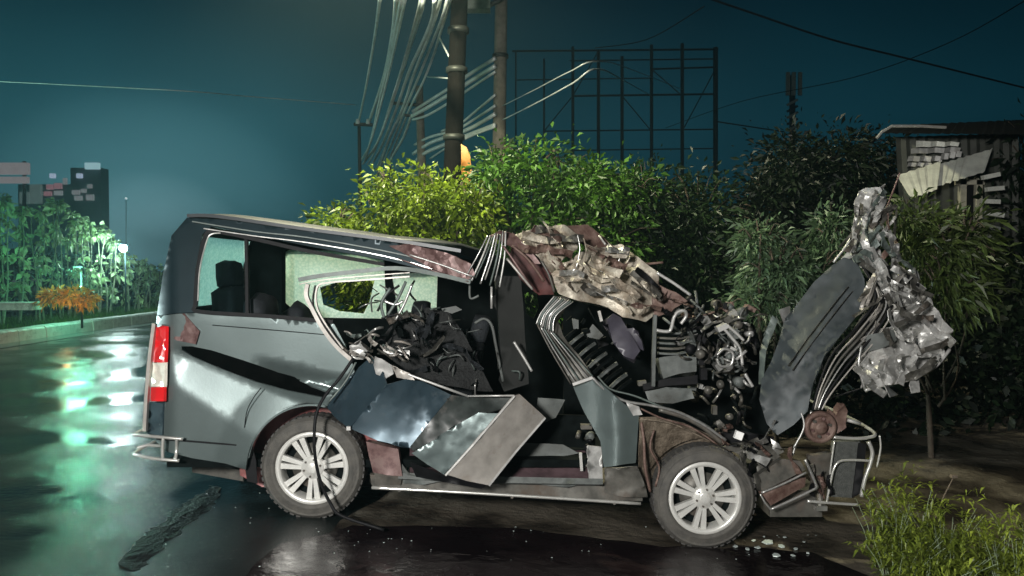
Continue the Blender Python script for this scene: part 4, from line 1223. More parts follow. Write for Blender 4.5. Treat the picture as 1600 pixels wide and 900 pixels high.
# bumper guard
bg_ = bpy.data.objects.new('bumper_guard', None); COL.objects.link(bg_); bg_.parent = van
for pts in ([(286, 686, -.06), (250, 683, -.07), (218, 680, -.03), (212, 677, .08), (266, 652, .5), (335, 622, 1.3)], [(280, 720, -.06), (245, 717, -.07), (218, 712, -.03), (213, 706, .08), (266, 677, .5), (335, 644, 1.3)],
            [(255, 684, -.07), (254, 700, -.07), (254, 718, -.07)], [(276, 686, -.03), (276, 702, .0), (274, 719, -.03)], [(214, 700, .02), (230, 696, .05), (252, 697, .10)]):
    vt('tube', pts, .013, M_chrome, bg_, 10)
strip('bumper_gap', [(244, 686, -.012), (300, 690, -.018), (386, 697, -.022)], .009, .01, M_black, van)
# under the tail
panel('exhaust_box', [(300, 722, .5), (380, 735, .5), (380, 752, .5), (300, 738, .5)], M_greymetal, van, step=20, thick=.1)

# --- far side of the body with its windows
fd = 1.62
W1 = [(309, 382), (318, 376), (376, 378), (378, 484), (312, 486)]
W2 = [(442, 396), (452, 390), (560, 392), (600, 404), (604, 498), (470, 496), (440, 468)]
W3 = [(612, 428), (684, 424), (682, 486), (622, 492)]
G1 = [(819, 458), (838, 455), (842, 480), (834, 498), (822, 490)]
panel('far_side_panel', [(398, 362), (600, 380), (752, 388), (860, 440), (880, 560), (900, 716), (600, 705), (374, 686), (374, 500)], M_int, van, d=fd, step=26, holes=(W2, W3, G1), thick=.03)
panel('far_window', W2, M_frost, van, d=fd + .01, step=22, thick=.004, holes=([(500, 449), (530, 440), (585, 438), (578, 470), (568, 490), (530, 486), (505, 476)],))
panel('far_window', W3, M_frost, van, d=fd + .01, step=30, thick=.004)
# floor, sill, steps
MB().box((-.72, 5.78, .34), (3.1, 1.52, .05)).build('floor_pan', M_int, van)
panel('sill', [(578, 742), (640, 746), (800, 753), (942, 757), (1004, 772), (1004, 784), (900, 778), (700, 770), (582, 762)], M_greymetal, van, d=.05, step=12, crumple=.02, cs=6, thick=.04)
panel('sill_lip', [(622, 738, .02), (760, 744, .0), (942, 748, .0), (942, 757, -.02), (760, 754, -.02), (622, 748, 0)], M_grey, van, step=14, thick=.03)
panel('inner_step', [(640, 690, .30), (790, 700, .30), (920, 704, .30), (936, 748, .06), (780, 745, .06), (640, 738, .06)], mat('purple brown step', (.07, .045, .05), .5, 0, .4, 9), van, step=16, crumple=.02, cs=6, thick=.02)
panel('step_plate', [(820, 692, .22), (880, 694, .22), (905, 708, .18), (860, 716, .18), (806, 712, .18)], M_grey, van, step=14, crumple=.02, cs=8)
panel('sill_end_plate', [(918, 696, .02), (940, 698, .02), (942, 752, .0), (920, 750, .0)], M_bare, van, step=10, thick=.015)
strip('step_rod', [(907, 708, .05), (909, 736, .05)], .018, .02, M_bright, van, False)
panel('rear_arch_box', [(572, 690, .02), (600, 697, .0), (622, 702, .0), (629, 744, .0), (606, 742, .0), (583, 738, .02), (576, 712, .02)], M_pink, van, step=9, thick=.05, crumple=.01)
panel('rear_arch_flap', [(585, 738, .03), (628, 744, .01), (626, 758, .03), (586, 756, .04)], M_greymetal, van, step=10)
panel('sill_bracket', [(628, 725, .02), (640, 742, .0), (690, 752, .0), (660, 758, .0), (630, 756, .02)], M_grey, van, step=9, crumple=.02, cs=12)
vt('side_step_tube', [(581, 762, -.06), (700, 768, -.06), (850, 777, -.06), (1001, 787, -.06)], .013, M_chrome, van, 12)
for px in (624, 800, 960):
    py = 762 + (px - 581) * .0595
    MB().tube([V(px, py + 2, -.06), V(px, py - 3, .12)], .010, 6).build('step_bracket', M_greymetal, van)
vt('chassis_rail', [(420, 740, .55), (620, 755, .5), (900, 776, .5), (1200, 770, .5)], .045, M_black, van, 6)
panel('floor_edge', [(640, 640, .35), (930, 650, .35), (930, 700, .35), (640, 690, .35)], M_int, van, step=30, thick=.03)

# --- torn sliding door, folded outwards
dr = bpy.data.objects.new('sliding_door', None); COL.objects.link(dr); dr.parent = van
dr['label'] = 'torn sliding door folded outwards and hanging over the sill'
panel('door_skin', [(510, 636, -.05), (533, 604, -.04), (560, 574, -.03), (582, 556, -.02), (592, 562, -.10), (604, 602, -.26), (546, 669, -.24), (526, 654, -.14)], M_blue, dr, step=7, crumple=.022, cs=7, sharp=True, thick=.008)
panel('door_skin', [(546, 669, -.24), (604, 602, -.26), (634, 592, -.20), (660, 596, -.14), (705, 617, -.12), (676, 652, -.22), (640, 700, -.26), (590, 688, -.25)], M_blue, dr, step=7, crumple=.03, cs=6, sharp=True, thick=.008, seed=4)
panel('door_dark_face', [(640, 700, -.262), (676, 652, -.22), (705, 617, -.12), (733, 621, -.12), (800, 622, -.16), (786, 640, -.19), (747, 648, -.21), (690, 680, -.25), (646, 706, -.28)], mat('door paint with dark reflections', (.03, .036, .034), .35, 0, .4, 9, dirt=(.10, .09, .08), dirt_amt=.15), dr, step=7, crumple=.03, cs=8, sharp=True, thick=.008, seed=9)  # dark reflections in the door paint, put into this face's colour
panel('door_skin', [(643, 708, -.27), (690, 679, -.27), (747, 645, -.26), (778, 646, -.26), (735, 697, -.34), (694, 741, -.38), (668, 726, -.33)], M_silver, dr, step=7, crumple=.02, cs=6, sharp=True, thick=.008, seed=6)
panel('door_edge', [(697, 741, -.40), (740, 693, -.37), (802, 620, -.25), (812, 616, -.22), (852, 652, -.10), (806, 704, -.20), (762, 758, -.32), (728, 751, -.36)], M_frame, dr, step=8, crumple=.006, cs=6, thick=.01)
strip('door_flange', [(696, 743, -.405), (740, 694, -.375), (804, 619, -.255)], .011, .02, M_bright, dr, False)
strip('door_flange', [(852, 653, -.105), (806, 706, -.205), (764, 759, -.325)], .012, .02, M_bright, dr, False)
vt('door_edge_highlight', [(586, 562, -.08), (600, 570, -.16), (646, 588, -.20), (690, 604, -.18), (731, 619, -.16)], .008, M_bright, dr, curve=False)  # bright tube put in for the highlight along the door's top edge
vt('door_edge_highlight', [(731, 619, -.16), (804, 618, -.25)], .006, M_bright, dr, curve=False)
panel('door_corner', [(586, 556, -.12), (596, 560, -.17), (612, 572, -.2), (614, 584, -.2), (602, 590, -.2), (588, 584, -.16), (584, 570, -.12)], M_bright, dr, step=5, crumple=.03, cs=14)
panel('door_corner', [(612, 572, -.2), (640, 584, -.21), (648, 594, -.2), (620, 590, -.19)], M_frame, dr, step=6, crumple=.02, cs=14)
MB().box(V(545, 669, -.27), (.024, .02, .024)).build('door_bolt', M_bright, dr)
panel('door_foot', [(640, 722, -.18), (690, 742, -.22), (760, 758, -.25), (752, 764, -.22), (650, 745, -.15)], M_black, dr, step=14)
# its window frame, sprung loose
strip('door_frame_top', [(466, 437, -.10), (500, 431, -.10), (560, 424, -.09), (620, 419, -.07), (680, 428, -.04), (735, 441, -.02)], .026, .03, M_seal, dr)
strip('door_frame_edge', [(468, 444, -.11), (500, 438, -.11), (560, 432, -.10), (640, 426, -.08)], .006, .02, M_frame, dr)
strip('door_frame_side', [(480, 444, -.11), (478, 462, -.11), (488, 484, -.12), (503, 512, -.12), (524, 540, -.11), (548, 562, -.1)], .024, .03, M_frame, dr)
strip('door_frame_inner', [(640, 432, -.09), (560, 438, -.10), (510, 442, -.10), (495, 450, -.1), (495, 480, -.1), (512, 512, -.1), (536, 545, -.09)], .010, .02, M_frame, dr)
strip('door_frame_seal', [(492, 446, -.105), (489, 478, -.105), (508, 510, -.105), (532, 544, -.1)], .008, .02, M_black, dr)
vt('hanging_cable', [(552, 560, -.1), (530, 592, -.13), (508, 618, -.16), (494, 648, -.20), (491, 690, -.22), (494, 724, -.2), (502, 756, -.18), (516, 786, -.17), (534, 806, -.18), (600, 828, -.20)], .010, M_black, van, 8)
vt('hanging_cable', [(556, 566, -.1), (540, 596, -.12), (514, 628, -.16)], .007, M_seal, van, 6)

# --- crumpled metal of the roof front
panel('roof_crumple', [(800, 366, .15), (838, 355, .2), (884, 353, .25), (906, 368, .25), (902, 386, .15), (878, 410, .05), (862, 424, .0), (846, 408, .0), (835, 394, .0), (820, 381, .05)], M_tan, van, step=4.5, crumple=.10, cs=9, sharp=True, seed=2)
panel('roof_crumple', [(908, 394, .15), (932, 384, .2), (973, 381, .25), (990, 398, .2), (1027, 425, .1), (1030, 460, .05), (1022, 494, 0), (1010, 504, 0), (970, 494, -.03), (950, 478, -.04), (909, 470, -.03), (873, 460, 0), (862, 432, .05), (882, 414, .1)], M_tan, van, step=4.5, crumple=.12, cs=7.5, sharp=True, seed=5)
panel('roof_crumple', [(1022, 440, .1), (1056, 456, .1), (1072, 470, .1), (1050, 488, .1), (1020, 496, .08)], M_rust, van, step=6, crumple=.08, cs=7, sharp=True, seed=7)
panel('roof_crumple', [(884, 352, .3), (915, 350, .35), (945, 372, .3), (960, 386, .28), (925, 388, .25), (903, 378, .22)], M_rust, van, step=7, crumple=.08, cs=6, sharp=True, seed=9)
panel('roof_lining', [(800, 378, .2), (830, 388, .2), (862, 428, .15), (866, 462, .12), (842, 462, .12), (812, 436, .2), (796, 404, .25)], mat('dark red lining', (.05, .012, .010), .7, 0, .5, 8), van, step=8, crumple=.05, cs=7, seed=3)
panel('roof_pillar_skin', [(765, 368, .1), (782, 360, .1), (804, 364, .12), (822, 384, .05), (845, 412, .0), (836, 412, .0), (804, 388, .03), (782, 376, .05)], M_pink, van, step=6, crumple=.03, cs=9)
for k in range(8):
    x0 = 762 + k * 4.0; y0 = 368 - 1.2 * k + (k % 3) * 2
    x1 = 728 + k * 7.5; y1 = 432 + (k % 2) * 8 + k * 1.2
    vt('torn_rib', [(x0, y0, .04 * (k % 3)), ((x0 + x1) / 2 + 3, (y0 + y1) / 2 - 4, -.02 + .03 * (k % 2)), (x1, y1, .02 * (k % 3))], .0045 + .0018 * (k % 2), (M_bare, M_bright, M_seal)[k % 3], van, 6)
for k, (a, b_, c_) in enumerate((((786, 384), (806, 412), (828, 446)), ((792, 404), (812, 428), (832, 452)), ((800, 384), (826, 406), (850, 440)), ((846, 408), (858, 430), (866, 456)))):
    vt('torn_strut', [(*a, -.03), (*b_, -.05), (*c_, -.03)], .008, (M_pink, M_frame, M_rust, M_greymetal)[k], van, 8)
vt('bent_rod', [(1026, 426, .0), (1052, 442, .0), (1079, 461, .0)], .010, M_bright, van, 8)
vt('bent_rod', [(976, 404, .2), (1004, 412, .2), (1036, 410, .2)], .008, M_rust, van, 8)
vt('bent_rod', [(936, 368, .2), (946, 382, .15)], .007, M_bright, van, 8)
for k, pts in enumerate(([(902, 366), (906, 390), (900, 420)], [(912, 372), (916, 396), (906, 428)], [(970, 398), (960, 420), (930, 432)], [(985, 400), (972, 420), (950, 428)], [(905, 432), (940, 424), (975, 414)])):
    vt('fold_edge', [(x, y, -.02) for x, y in pts], .005, M_tan if k % 2 else M_bare, van, 6)

shreds('torn_sheet', [(810, 366), (884, 356), (902, 368), (898, 386), (862, 420), (836, 396)], 9, 46, 13, (M_tan, M_tan, M_greymetal, M_rust), van, .0, .07, .5, 41)
shreds('torn_sheet', [(900, 396), (975, 386), (1020, 426), (1012, 496), (950, 474), (870, 456)], 22, 56, 14, (M_tan, M_tan, M_tan, M_greymetal, M_rust, M_bare), van, -.08, .08, .45, 42)
shreds('torn_sheet', [(1010, 430), (1056, 450), (1070, 476), (1020, 500), (990, 480)], 9, 36, 9, (M_greymetal, M_rust, M_tan, M_black), van, .0, .07, .6, 43)
# --- windscreen pillar bundle and front wing
panel('front_pillar', [(838, 505, 0), (850, 480, .02), (866, 462, .04), (892, 464, .1), (884, 480, .1), (872, 500, .08), (880, 524, .05), (905, 556, .03), (928, 588, .0), (897, 602, -.0), (872, 566, 0), (852, 532, 0)], M_greymetal, van, step=7, crumple=.06, cs=8, sharp=True, seed=4)
for k in range(9):
    u_ = k / 8
    vt('pillar_strip', [(866 + 30 * u_, 463 + 8 * u_, -.02), (846 + 22 * u_, 488 + 6 * u_, -.04), (838 + 26 * u_, 506 + 14 * u_, -.05 + .03 * (k % 2))], .0042 + .0015 * (k % 2), (M_bright, M_seal, M_bare)[k % 3], van, 6)
for k in range(6):
    u_ = k / 5
    vt('pillar_strip', [(840 + 24 * u_, 508 + 12 * u_, -.04), (862 + 26 * u_, 550 - 4 * u_, -.05 + .02 * (k % 2)), (892 + 34 * u_, 600 - 12 * u_, -.04)], .005, (M_greymetal, M_bare, M_seal)[k % 3], van, 6)
strip('pillar_strap', [(895, 601, -.06), (926, 590, -.06)], .018, .02, M_bright, van, False)
panel('front_wing', [(897, 606, -.01), (926, 592, -.02), (946, 606, -.02), (972, 628, -.01), (998, 648, 0), (996, 690, -.02), (994, 724, -.01), (944, 731, 0), (938, 690, .0), (914, 645, .0)], M_silver, van, step=7, crumple=.03, cs=6, sharp=True, thick=.01, df=lambda x, y: -.05 * math.exp(-((x - 966) / 22) ** 2), seed=12)
panel('front_wing_lower', [(944, 732, .0), (994, 726, -.02), (1002, 745, -.01), (1014, 778, .02), (975, 776, .0), (946, 770, .02)], M_greymetal, van, step=7, crumple=.05, cs=8, sharp=True, seed=13)
panel('wheel_well', [(998, 650, .06), (1024, 652, .08), (1070, 662, .10), (1128, 690, .12), (1150, 706, .14), (1100, 700, .2), (1056, 712, .2), (1034, 735, .2), (1024, 770, .12), (1004, 760, .05), (997, 700, .04)], M_mud, van, step=7, crumple=.07, cs=6, sharp=True, smooth=True, seed=14)
vs = []
for k, a in enumerate(range(176, 350, 9)):
    for dd in (.10, .32): vs.append(V(1103 + 100 * math.cos(R(a)), 782 + 98 * math.sin(R(a)), dd))
obj('liner_shell', vs, [(2 * i, 2 * i + 1, 2 * i + 3, 2 * i + 2) for i in range(len(vs) // 2 - 1)], M_mud, van, True)
vt('wing_edge', [(1002, 660, .02), (1006, 690, .0), (1008, 730, .0), (1016, 768, .02)], .010, M_rust, van)
vt('brake_hose', [(1022, 672, .02), (1016, 700, .0), (1030, 730, .02), (1024, 760, .02)], .007, M_rust, van)
for k, (pts, r_, m_) in enumerate((
    ([(926, 590), (944, 608), (975, 626), (1020, 634), (1060, 644), (1100, 664), (1134, 688)], .009, M_bare), ([(934, 588), (954, 608), (990, 618), (1030, 634), (1080, 652), (1110, 668)], .006, M_seal),
    ([(1030, 640), (1070, 652), (1102, 670), (1128, 692)], .016, M_greymetal), ([(985, 630), (1030, 652), (1080, 668), (1120, 694)], .006, M_rust), ([(1000, 655), (1050, 662), (1110, 690)], .005, M_mud))):
    vt('wing_rail', [(x, y, -.03 + .01 * k) for x, y in pts], r_, m_, van, 8)
panel('headlamp_shell', [(978, 628, -.05), (998, 636, -.06), (1004, 648, -.05), (990, 650, -.05)], M_bright, van, step=6, crumple=.03, cs=15)
MB().box(V(1154, 680, -.05), (.05, .03, .05), Matrix.Rotation(R(20), 3, 'Y').to_euler()).build('white_clip', mat('white plastic', (.8, .8, .78), .4), van)

# --- cabin interior
def blob(name, c, size, m, parent, rot=(0, 0, 0), sub=2, n=.12, seed=0):
    """soft upholstered block"""
    bm = bmesh.new(); bmesh.ops.create_cube(bm, size=2)
    bmesh.ops.subdivide_edges(bm, edges=bm.edges, cuts=4, use_grid_fill=True)
    from mathutils import Euler
    M_ = Euler(rot).to_matrix()
    cc = Vector(c) - root_loc(parent)
    for v in bm.verts:
        p = v.co.copy()
        q = Vector([math.copysign(abs(x) ** 1.0, x) for x in p])
        ln = max(abs(q.x), abs(q.y), abs(q.z)); nr = q.normalized() * ln
        q = q.lerp(nr * 1.15, .45)
        q *= 1 + n * noise.noise(q * 1.6 + Vector((seed, 0, 0)))
        v.co = cc + M_ @ Vector((q.x * size[0] / 2, q.y * size[1] / 2, q.z * size[2] / 2))
    me = bpy.data.meshes.new(name); bm.to_mesh(me); bm.free()
    me.polygons.foreach_set('use_smooth', [True] * len(me.polygons))
    return link_mesh(name, me, m, parent)
def seat(px, py, d, tilt=0, s=1.0, head=True):
    st = bpy.data.objects.new('seat', None); COL.objects.link(st); st.parent = van
    c = V(px, py, d)
    blob('backrest', c, (.16 * s, .46 * s, .62 * s), M_seat, st, (0, tilt, 0), seed=px)
    blob('cushion', c + Vector((.26, 0, -.36)), (.50 * s, .48 * s, .15), M_seat, st, (0, 0, 0), seed=px + 1)
    if head:
        blob('headrest', c + Vector((math.sin(tilt) * .4, 0, .40 * s)), (.13, .26, .19), M_seat, st, (0, tilt, 0), seed=px + 2)
        for s_ in (-.06, .06):
            MB().tube([c + Vector((0, s_, .25)), c + Vector((0, s_, .36))], .006, 6).build('headrest_post', M_chrome, st)
    return st
seat(366, 512, .80, -.08)
seat(470, 540, .95, -.06, 1.0, False)
seat(412, 525, .35, -.05, .9, False)
seat(650, 570, 1.0, .1)
seat(730, 590, .7, .25, .9)
panel('far_pillar_trim', [(381, 372, 1.45), (440, 384, 1.3), (440, 500, 1.3), (381, 494, 1.45)], M_int, van, step=40, thick=.05)
panel('centre_pillar', [(774, 430, .25), (814, 432, .25), (826, 600, .2), (788, 612, .2), (780, 520, .2)], mat('dark grey pillar', (.009, .010, .009), .7, spec=.25), van, step=18, crumple=.02, cs=5, thick=.05)
panel('torn_upholstery', [(598, 524, .25), (628, 496, .25), (668, 480, .3), (700, 486, .3), (724, 524, .25), (752, 572, .2), (770, 612, .15), (700, 602, .1), (640, 584, .1), (604, 552, .2)], mat('torn grey fabric', (.010, .011, .011), .85, 0, .5, 18, bump=.8, bscale=60), van, step=8, crumple=.11, cs=5, sharp=True, seed=21)
for k, pts in enumerate(([(634, 440), (622, 466), (606, 492)], [(644, 444), (632, 474), (618, 500)], [(624, 446), (604, 462), (590, 486)], [(648, 438), (640, 456), (650, 470)], [(610, 450), (596, 474), (600, 496)], [(600, 470), (618, 476), (630, 470)], [(596, 498), (616, 492), (628, 500)])):
    vt('torn_frame', [(x, y, .05) for x, y in pts], .010 - .001 * (k % 4), (M_seal, M_bare, M_black, M_int)[k % 4], van, 7)
panel('torn_flap', [(840, 620, .2), (882, 624, .2), (868, 652, .2), (852, 660, .15), (838, 640, .15)], M_grey, van, step=9, crumple=.03, cs=9)
vt('grab_rail', [(742, 505, .2), (756, 498, .2), (768, 508, .2), (775, 540, .2), (786, 596, .2)], .010, M_grey, van, 8)
vt('lever', [(803, 534, .05), (818, 558, .05), (831, 580, .05)], .009, M_bright, van, 8)
vt('seat_belt_rod', [(768, 448, .1), (768, 482, .1)], .008, M_bright, van, 8, curve=False)
vt('seat_belt_rod', [(734, 446, .15), (735, 466, .15), (748, 462, .15)], .008, M_grey, van, 8)
panel('sun_visor', [(690, 482, .3), (712, 478, .3), (722, 484, .3), (706, 490, .3), (692, 490, .3)], M_grey, van, step=8)
rg = random.Random(61)
for k in range(46):        # torn wires, seat springs and trim scraps inside the cabin
    x = rg.uniform(560, 800); y = 470 + (x - 560) * .45 + rg.uniform(-50, 45)
    if y > 640 or y < 445: continue
    a = rg.uniform(0, 3.14); ln = rg.uniform(12, 38)
    vt('torn_wire', [(x, y, .1 + rg.uniform(0, .3)), (x + math.cos(a) * ln * .5 + rg.uniform(-6, 6), y + math.sin(a) * ln * .5 + rg.uniform(-6, 6), .1), (x + math.cos(a) * ln, y + math.sin(a) * ln, .15)], rg.uniform(.003, .007), rg.choice((M_grey, M_int, M_seal, M_black, M_grey, M_bare)), van, 5)
# scraps where the door frame meets the belt line
for k in range(16):
    x = rg.uniform(535, 640); y = 535 + rg.uniform(-22, 22) + (x - 535) * .1
    a = rg.uniform(-.6, .9); ln = rg.uniform(12, 30)
    vt('torn_strip', [(x, y, -.04), (x + math.cos(a) * ln * .5, y + math.sin(a) * ln * .5 + rg.uniform(-5, 5), -.08), (x + math.cos(a) * ln, y + math.sin(a) * ln, -.03)], rg.uniform(.004, .009), rg.choice((M_bare, M_frame, M_black, M_greymetal)), van, 6)
panel('belt_scrap', [(545, 540, -.05), (562, 532, -.06), (576, 546, -.06), (566, 562, -.05), (550, 560, -.05)], M_bare, van, step=6, crumple=.05, cs=14, sharp=True)
panel('belt_scrap', [(598, 545, -.04), (640, 548, -.05), (640, 556, -.05), (600, 552, -.04)], M_bright, van, step=8)

# --- engine bay and dashboard junk
panel('engine_bay_wall', [(880, 468, 1.0), (1040, 500, 1.0), (1100, 486, 1.0), (1176, 506, 1.0), (1196, 560, 1.0), (1200, 700, .9), (1000, 720, .9), (880, 690, 1.0)], M_int, van, step=26, crumple=.06, cs=4, thick=.03)
panel('cushion_torn', [(948, 500, .2), (958, 490, .22), (970, 496, .22), (986, 522, .18), (1000, 548, .15), (990, 562, .12), (974, 556, .14), (958, 534, .18)], mat('purple grey plastic', (.045, .042, .056), .35), van, step=7, crumple=.02, cs=6, thick=.05)
panel('cushion_torn', [(978, 514, .2), (990, 512, .2), (1002, 532, .18), (1006, 548, .18), (998, 544, .2), (986, 526, .2)], MATS['purple grey plastic'], van, step=6, thick=.02)
panel('trim_piece', [(926, 506, .2), (943, 524, .18), (936, 530, .18), (913, 526, .2)], M_grey, van, step=6, thick=.03)
panel('trim_piece', [(894, 498, .1), (904, 500, .1), (904, 514, .1), (896, 514, .1)], M_grey, van, step=8, thick=.03)
strip('trim_piece', [(936, 486, .1), (940, 502, .1)], .018, .02, M_bright, van, False)
for k in range(11):     # ribbed hose lying on the diagonal
    u_ = k / 10
    a = Vector((892, 522)).lerp(Vector((974, 604)), u_)
    w_ = 15 + 8 * math.sin(u_ * 2.5)
    strip('hose_rib', [(a.x - w_ * .6, a.y + w_ * .55, .08), (a.x, a.y, .03), (a.x + w_ * .7, a.y - w_ * .5, .10)], .016, .05, M_grey if k % 2 else M_int, van)
strip('door_post', [(1024, 492, .02), (1022, 550, .02), (1021, 604, .02)], .022, .03, M_grey, van, False)
panel('seat_box', [(1028, 559, .12), (1060, 555, .12), (1088, 558, .12), (1088, 580, .10), (1060, 584, .1), (1036, 592, .1)], M_grey, van, step=8, crumple=.015, cs=8, thick=.12)
panel('seat_box', [(1008, 612, .08), (1040, 605, .08), (1080, 607, .08), (1085, 622, .06), (1050, 630, .06), (1014, 628, .06)], M_grey, van, step=8, crumple=.02, cs=8, thick=.12)
panel('seat_box_lid', [(1004, 600, .12), (1040, 592, .12), (1090, 586, .12), (1090, 600, .1), (1040, 603, .1), (1006, 610, .1)], M_black, van, step=10, thick=.05)
for k in range(5):
    strip('grille_slat', [(1028, 520 + k * 8, .12), (1060, 521 + k * 8, .12), (1088, 517 + k * 7, .15)], .012, .03, M_greymetal if k % 2 else M_grey, van)
vt('bent_bracket', [(1026, 516, .0), (1040, 518, .0), (1048, 515, 0), (1053, 496, -.02), (1060, 487, -.02), (1070, 486, -.02), (1072, 494, 0), (1064, 506, 0)], .011, M_bright, van, 8)
rg = random.Random(91)
def junk(x, y, base_d, ln, m_, r_):
    a = rg.uniform(0, 6.28)
    k = rg.random()
    if k < .45:
        vt('engine_pipe', [(x, y, base_d), (x + math.cos(a) * ln * .5 + rg.uniform(-4, 4), y + math.sin(a) * ln * .5 + rg.uniform(-4, 4), base_d - .06), (x + math.cos(a) * ln, y + math.sin(a) * ln, base_d + .02)], r_, m_, van, 7)
    elif k < .75:
        MB().box(V(x, y, base_d), (rg.uniform(.02, .075), rg.uniform(.03, .08), rg.uniform(.02, .06)), Matrix.Rotation(a, 3, 'Y').to_euler()).build('engine_bracket', m_, van)
    else:
        c = V(x, y, base_d)
        ax = Vector((rg.uniform(-.5, .5), -1, rg.uniform(-.5, .5))).normalized() * .03
        MB().tube([c - ax, c + ax], rg.uniform(.012, .034), 12).build('engine_pulley', m_, van, True)
for k in range(80):
    junk(rg.uniform(1075, 1172), rg.uniform(482, 610), rg.uniform(.05, .45), rg.uniform(12, 34), rg.choice((M_greymetal, M_greymetal, M_black, M_grey, M_bare)), rg.uniform(.004, .012))
for k in range(34):
    junk(1132 + rg.gauss(12, 12), 550 + rg.gauss(0, 30), rg.uniform(-.02, .08), rg.uniform(8, 24), rg.choice((M_bright, M_bare, M_grey)), rg.uniform(.004, .009))
for k in range(34):
    junk(rg.uniform(1085, 1175), rg.uniform(605, 680), rg.uniform(.2, .6), rg.uniform(12, 30), rg.choice((M_black, M_greymetal, M_int, M_int)), rg.uniform(.005, .012))
for k in range(26):
    junk(rg.uniform(1035, 1185), rg.uniform(468, 505), rg.uniform(.1, .4), rg.uniform(20, 50), rg.choice((M_greymetal, M_grey, M_black, M_rust)), rg.uniform(.005, .011))
for k in range(22):
    junk(rg.uniform(885, 1010), rg.uniform(490, 620), rg.uniform(.15, .6), rg.uniform(15, 40), rg.choice((M_black, M_greymetal, M_grey, M_int)), rg.uniform(.005, .012))
for k in range(16):
    junk(rg.uniform(880, 935), rg.uniform(655, 735), rg.uniform(.1, .35), rg.uniform(10, 26), rg.choice((M_black, M_greymetal, M_grey)), rg.uniform(.005, .011))
for pts in ([(1136, 508), (1150, 520), (1162, 532)], [(1130, 512), (1142, 526), (1156, 545), (1160, 570)], [(1150, 562), (1166, 548)], [(1164, 584), (1170, 594), (1176, 604)]):
    vt('engine_pipe', [(x, y, -.04) for x, y in pts], .010, M_bright, van, 8)
for pts in ([(1120, 555), (1132, 545), (1145, 552), (1142, 570), (1126, 572), (1120, 560)],):
    vt('engine_belt', [(x, y, -.04) for x, y in pts], .010, M_bare, van, 8)

# --- upright bonnet panel
def bonnet_df(px, py):
    t, s = seg(px, py, (1330, 440), (1215, 600))
    return -.018 * math.exp(-(s / 16) ** 2) * sstep(-.1, .1, t)
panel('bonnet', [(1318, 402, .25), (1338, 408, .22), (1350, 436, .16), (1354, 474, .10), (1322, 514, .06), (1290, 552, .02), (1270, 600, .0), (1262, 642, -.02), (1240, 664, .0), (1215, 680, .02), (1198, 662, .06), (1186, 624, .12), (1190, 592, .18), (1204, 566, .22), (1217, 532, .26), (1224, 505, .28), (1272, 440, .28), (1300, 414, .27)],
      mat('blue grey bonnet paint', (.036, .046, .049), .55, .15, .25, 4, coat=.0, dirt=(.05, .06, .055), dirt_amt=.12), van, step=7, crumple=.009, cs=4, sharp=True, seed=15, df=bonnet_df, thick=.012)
for o_ in (0, 7):
    strip('bonnet_groove', [(1326 + o_, 448 + o_, .14), (1300 + o_, 480 + o_, .11), (1262 + o_, 530 + o_, .09), (1232 + o_, 572 + o_, .07)], .006, .01, M_black, van)
panel('bonnet_flange', [(1206, 492, .3), (1216, 500, .28), (1196, 548, .22), (1192, 600, .16), (1186, 600, .2), (1186, 548, .26)], M_seal, van, step=8, crumple=.03, cs=9)
panel('bonnet_flange', [(1216, 484, .3), (1234, 478, .3), (1236, 498, .3), (1226, 508, .28)], M_bare, van, step=6, crumple=.03, cs=12)
for k in range(6):
    o_ = k * 5.5
    vt('bonnet_edge', [(1344 + o_ * .5, 410 + o_, .16), (1362 + o_ * .7, 440 + o_ * .8, .10), (1366 + o_ * 1.1, 474 + o_ * .3, .06), (1334 + o_ * 1.2, 516 + o_ * .6, .03), (1300 + o_ * 1.15, 554 + o_ * .7, .0), (1280 + o_ * .7, 600 + o_ * .5, -.02), (1270 + o_ * .5, 640, -.03)],
       .0055 if k % 2 else .008, (M_black, M_frame, M_greymetal, M_bare, M_black, M_frame)[k], van, 7)
panel('bonnet_brace', [(1352, 440, .12), (1384, 462, .12), (1398, 486, .1), (1360, 530, .1), (1318, 566, .1), (1330, 520, .1), (1358, 480, .1)], M_greymetal, van, step=8, crumple=.05, cs=8, sharp=True)
panel('front_sheet', [(1345, 300, .3), (1358, 292, .3), (1374, 294, .3), (1388, 288, .3), (1386, 312, .28), (1378, 345, .25), (1368, 372, .22), (1374, 400, .2), (1372, 424, .18), (1352, 420, .2), (1334, 402, .25), (1312, 404, .3), (1326, 366, .3), (1338, 330, .3)], M_bright, van, step=4.5, crumple=.11, cs=12, sharp=True, seed=31)
panel('front_sheet', [(1366, 398, .2), (1398, 424, .15), (1432, 420, .15), (1440, 446, .12), (1444, 470, .1), (1404, 482, .08), (1380, 460, .1), (1362, 430, .15)], M_bare, van, step=4.5, crumple=.09, cs=14, sharp=True, seed=33)
panel('front_sheet', [(1392, 486, .1), (1424, 474, .1), (1454, 462, .12), (1472, 492, .12), (1482, 530, .12), (1470, 560, .1), (1440, 586, .08), (1396, 600, .05), (1352, 608, .02), (1340, 572, .04), (1346, 540, .06), (1372, 516, .1), (1396, 508, .1)], M_bright, van, step=4.5, crumple=.11, cs=9, sharp=True, seed=35)
shreds('torn_sheet', [(1352, 300), (1388, 292), (1378, 345), (1366, 400), (1335, 402), (1320, 398), (1338, 330)], 16, 42, 11, (M_bright, M_bright, M_greymetal, M_bare, M_seal), van, .12, .08, -1.15, 51)
shreds('torn_sheet', [(1372, 410), (1432, 424), (1444, 470), (1404, 482), (1380, 460)], 14, 40, 12, (M_bright, M_greymetal, M_bare, M_black), van, .02, .07, .9, 52)
